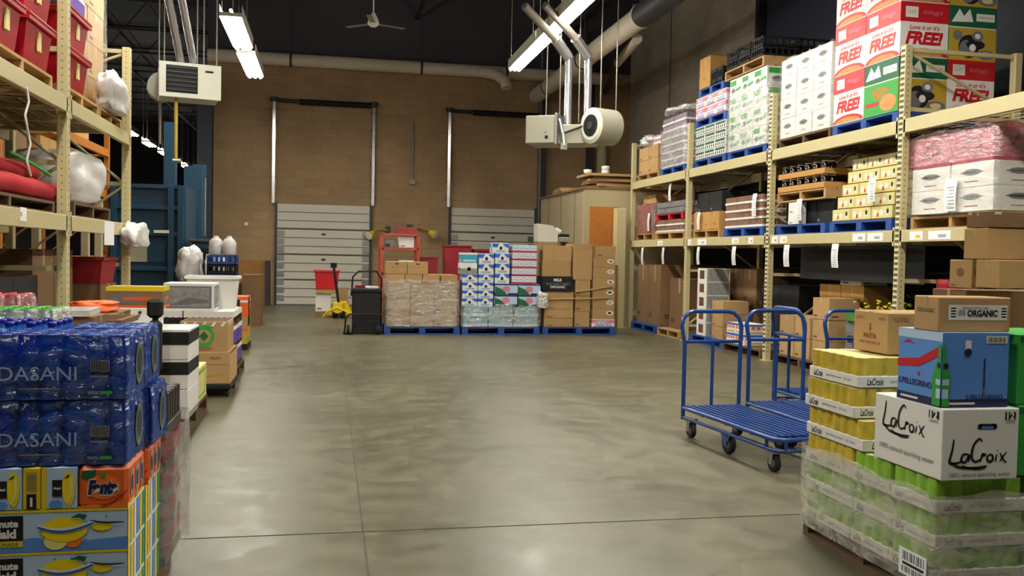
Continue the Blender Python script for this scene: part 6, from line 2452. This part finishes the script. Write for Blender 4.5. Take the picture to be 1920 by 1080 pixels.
def tote(x, y, z, w, d, h, label):
    o = bin_box(x, y, z, w, d, h - .04, 'red_tote', label, 'tote', 'storage_tote', group='red storage totes on the left rack', lip=.025)
    b = MB()
    b.box(-w / 2 - .03, w / 2 + .03, -d / 2 - .03, d / 2 + .03, h - .04, h - .015, 'red_tote', .008)
    b.box(-w / 2 + .03, w / 2 - .03, -d / 2 + .03, d / 2 - .03, h - .015, h - .001, 'red_tote', .008)
    p = b.obj('lid', o)
    b = MB(); b.box(w / 2 * .96, w / 2 * .965 + .012, -.04, .03, h * .3, h * .7, 'yellow_pale'); b.obj('label_sticker', o)
    return o


for k in range(3):
    tote(XQ - .3, 6.62, zl2 + .131 + k * .35, .56, .52, .35, 'red storage tote, nearest pile on the left rack, %s' % lay(k, 3))
    tote(XQ - .3, 7.3, zl2 + .131 + k * .35, .56, .6, .35, 'red storage tote, second pile on the left rack, %s' % lay(k, 3)) if k < 2 else None
for k in range(2):
    tote(XQ - .3, 8.35, zl2 + .131 + k * .33, .56, .62, .33, 'red storage tote beyond the rack post, %s' % lay(k, 2))
box('white_blank', XQ - .62, XQ - .02, 7.02, 7.55, zl2 + .832, zl2 + .98, 'white carton lying on the second pile of red totes')
box('purple_stripe', XQ - .6, XQ - .04, 8.06, 8.62, zl2 + .792, zl2 + .95, 'white and purple pack on the totes beyond the rack post')
pallet(XQ - 1.08, 9.17, zl2, 1.05, .9, 'wood', 'wooden pallet under brown cartons at the far top end of the left rack')
stack('kraft', XQ - 1.0, XQ - .2, 8.78, 9.12 + .9, zl2 + .132, zl2 + 1.45, 2, 2, 4, 'brown wrapped carton', 'at far end of left rack top', 'brown cartons at the far end of the left rack', skip=lambda i, j, k: i == 0 and j == 1)
wrap(XQ - .36, XQ + .005, 6.3, 7.68, zl2 + .1, zl2 + 1.0, 'film_white' if False else 'stretch_wrap', 'shiny clear wrap around the near red totes', bulge=.01) if False else None
wrap(XQ - 1.01, XQ - .19, 8.77, 10.03, zl2 + .3, zl2 + 1.47, 'stretch_wrap', 'glossy clear wrap around the brown cartons on the left rack')
blob('plastic_bag', 'plastic', 'white plastic bag bulging at the far top end of the left rack', (XQ - .02, 9.6, zl2 + .14), (.11, .42, .19), 'plastic_white', 31)

zl1 = 1.581
pallet(XQ - 1.08, 5.7, zl1, 1.05, 2.05, 'dark', 'dark pallet under the red rolls on the left rack', h=.1)
for i, (x_, z_, r_, y0, y1) in enumerate(((XQ - .12, .1 + .08, .075, 5.7, 8.35), (XQ - .3, .1 + .08, .075, 5.8, 7.8), (XQ - .2, .31, .06, 6.6, 7.8))):
    b = MB()
    n = 14
    b.tube([(0, 0, 0), (0, .02, 0)] + [(0.008 * math.sin(k), (y1 - y0) * k / n, .006 * math.cos(k * 2)) for k in range(1, n)] + [(0, y1 - y0, 0)],
           [r_ * .6] + [r_] * (n) + [r_ * .6], 'blanket_red', n=12)
    tag(b.obj('fabric_roll', None, (x_, y0, zl1 + z_)), 'long red fabric roll on the left rack, ' + ('front lower', 'rear lower', 'upper')[i], 'roll', 'red fabric rolls')
blob('bundle', 'bundle', 'dark green garland bundle lying on the red rolls', (XQ - .55, 6.75, zl1 + .25), (.26, .8, .12), 'dark_green_cloth', 14, rough=.35)
b = MB(); b.tube([(0, 0, 0), (.02, .4, -.04), (.04, .8, -.1)], .012, 'green', n=6)
tag(b.obj('cord', None, (XQ - .1, 6.9, zl1 + .4)), 'thin green cord across the dark green bundle', 'cord')
pallet(XQ - 1.08, 8.3, zl1, 1.05, 1.3, 'dark', 'dark wooden pallet under the big white bag on the left rack')
blob('bag', 'bag', 'big shiny white plastic bag on the left rack shelf', (XQ - .35, 9.0, zl1 + .131), (.33, .62, .27), 'plastic_white', 33, rough=.18, nu=26, nv=14)
blob('plastic_sheet', 'plastic', 'white plastic sheet draping over the far end of the left rack shelf', (XQ + .1, 10.1, 1.34), (.09, .4, .14), 'plastic_white', 35, rough=.3, nu=24)
b = MB()
pts = [at(x_, y_, x=XL + .03) for (x_, y_) in ((50, 165), (54, 190), (47, 215), (52, 245), (57, 270), (50, 300), (58, 330))]
b.tube(pts, .008, 'plastic_white', n=5)
tag(b.obj('hanging_strip'), 'twisted white plastic strip hanging from the left rack beam', 'strip')
a, c = at(196, 415, x=XL + .008), at(214, 460, x=XL + .008)
b = MB(); b.box(.0, .0015, 0, c.y - a.y, 0, a.z - c.z, 'paper')
tag(b.obj('paper_tag', None, (XL + .006, a.y, c.z)), 'white paper tag hanging on the left rack beam by the drape', 'tag')
a, c = at(38, 388, x=XL + .008), at(50, 415, x=XL + .008)
b = MB(); b.box(.0, .0015, 0, c.y - a.y, 0, a.z - c.z, 'paper'); b.box(.0015, .002, .01, .03, .03, .06, 'ink_grey')
tag(b.obj('shelf_label', None, (XL + .006, a.y, c.z)), 'small white label on the left rack lower beam', 'label')
# floor level of the left rack
pallet(XQ - 1.08, 5.7, 0, 1.05, 2.0, 'dark', 'dark pallet on the floor under the left rack, near part')
pallet(XQ - 1.08, 8.0, 0, 1.05, 2.0, 'dark', 'dark pallet on the floor under the left rack, far part')
stack('kraft_dark', XQ - .9, XQ - .2, 5.75, 6.35, .131, 1.35, 1, 1, 2, 'brown carton', 'low in the left rack, near the entrance', 'brown cartons low in the left rack')
stack('black_block', XQ - .9, XQ - .15, 6.6, 7.75, .131, 1.1, 1, 2, 1, 'black carton', 'low in the left rack', 'black cartons low in the left rack')
stack('kraft_dark', XQ - .9, XQ - .3, 8.1, 9.3, .131, 1.3, 1, 2, 2, 'dark brown carton', 'low in left rack beyond post', 'dark brown cartons low in the left rack')
bin_box(XQ - .3, 9.72, .97, .46, .62, .26, 'red_deep', 'dark red tub low at the far end of the left rack')
box('kraft_dark', XQ - .7, XQ - .08, 9.4, 10.05, .131, .968, 'dark brown carton under the dark red tub')
for i, (px, y_) in enumerate(((68, 10.6), (160, 11.0), (185, 11.4))):
    a = at(px, 470, y=y_)
    b = MB(); b.box(-.04, .04, -.04, .04, 0, 1.9, 'shack_beige', .005)
    tag(b.obj('post', None, (a.x, y_, 0)), 'pale upright post behind the left rack, %s' % ('first', 'second', 'third')[i], 'post', 'pale posts behind the left rack')
for i, (x0, x1, y0, y1, z1, kd) in enumerate(((-4.9, -3.5, 9.6, 10.6, 1.6, 'kraft'), (-3.4, -2.6, 12.0, 12.6, 1.5, 'kraft_golden'), (-4.7, -3.9, 7.0, 8.5, 1.5, 'kraft_dark'))):
    box(kd, x0, x1, y0, y1, 0, z1, 'large brown carton behind the left rack, %s' % ('leftmost bay', 'far end', 'near part')[i], 'large cartons behind the left rack') if i != 1 else None
for i, (y_, z_) in enumerate(((11.6, 2.301), (13.0, 2.301), (14.3, 2.301), (15.4, 2.301), (12.1, 3.001), (14.6, 3.001))):
    box('kraft_golden' if i % 2 else 'kraft_dark', -4.5, -3.75, y_, y_ + .85, z_, z_ + (.5 if z_ < 3 else .6), 'brown carton on the orange racking, %s' % words[i], 'cartons on the orange racking')
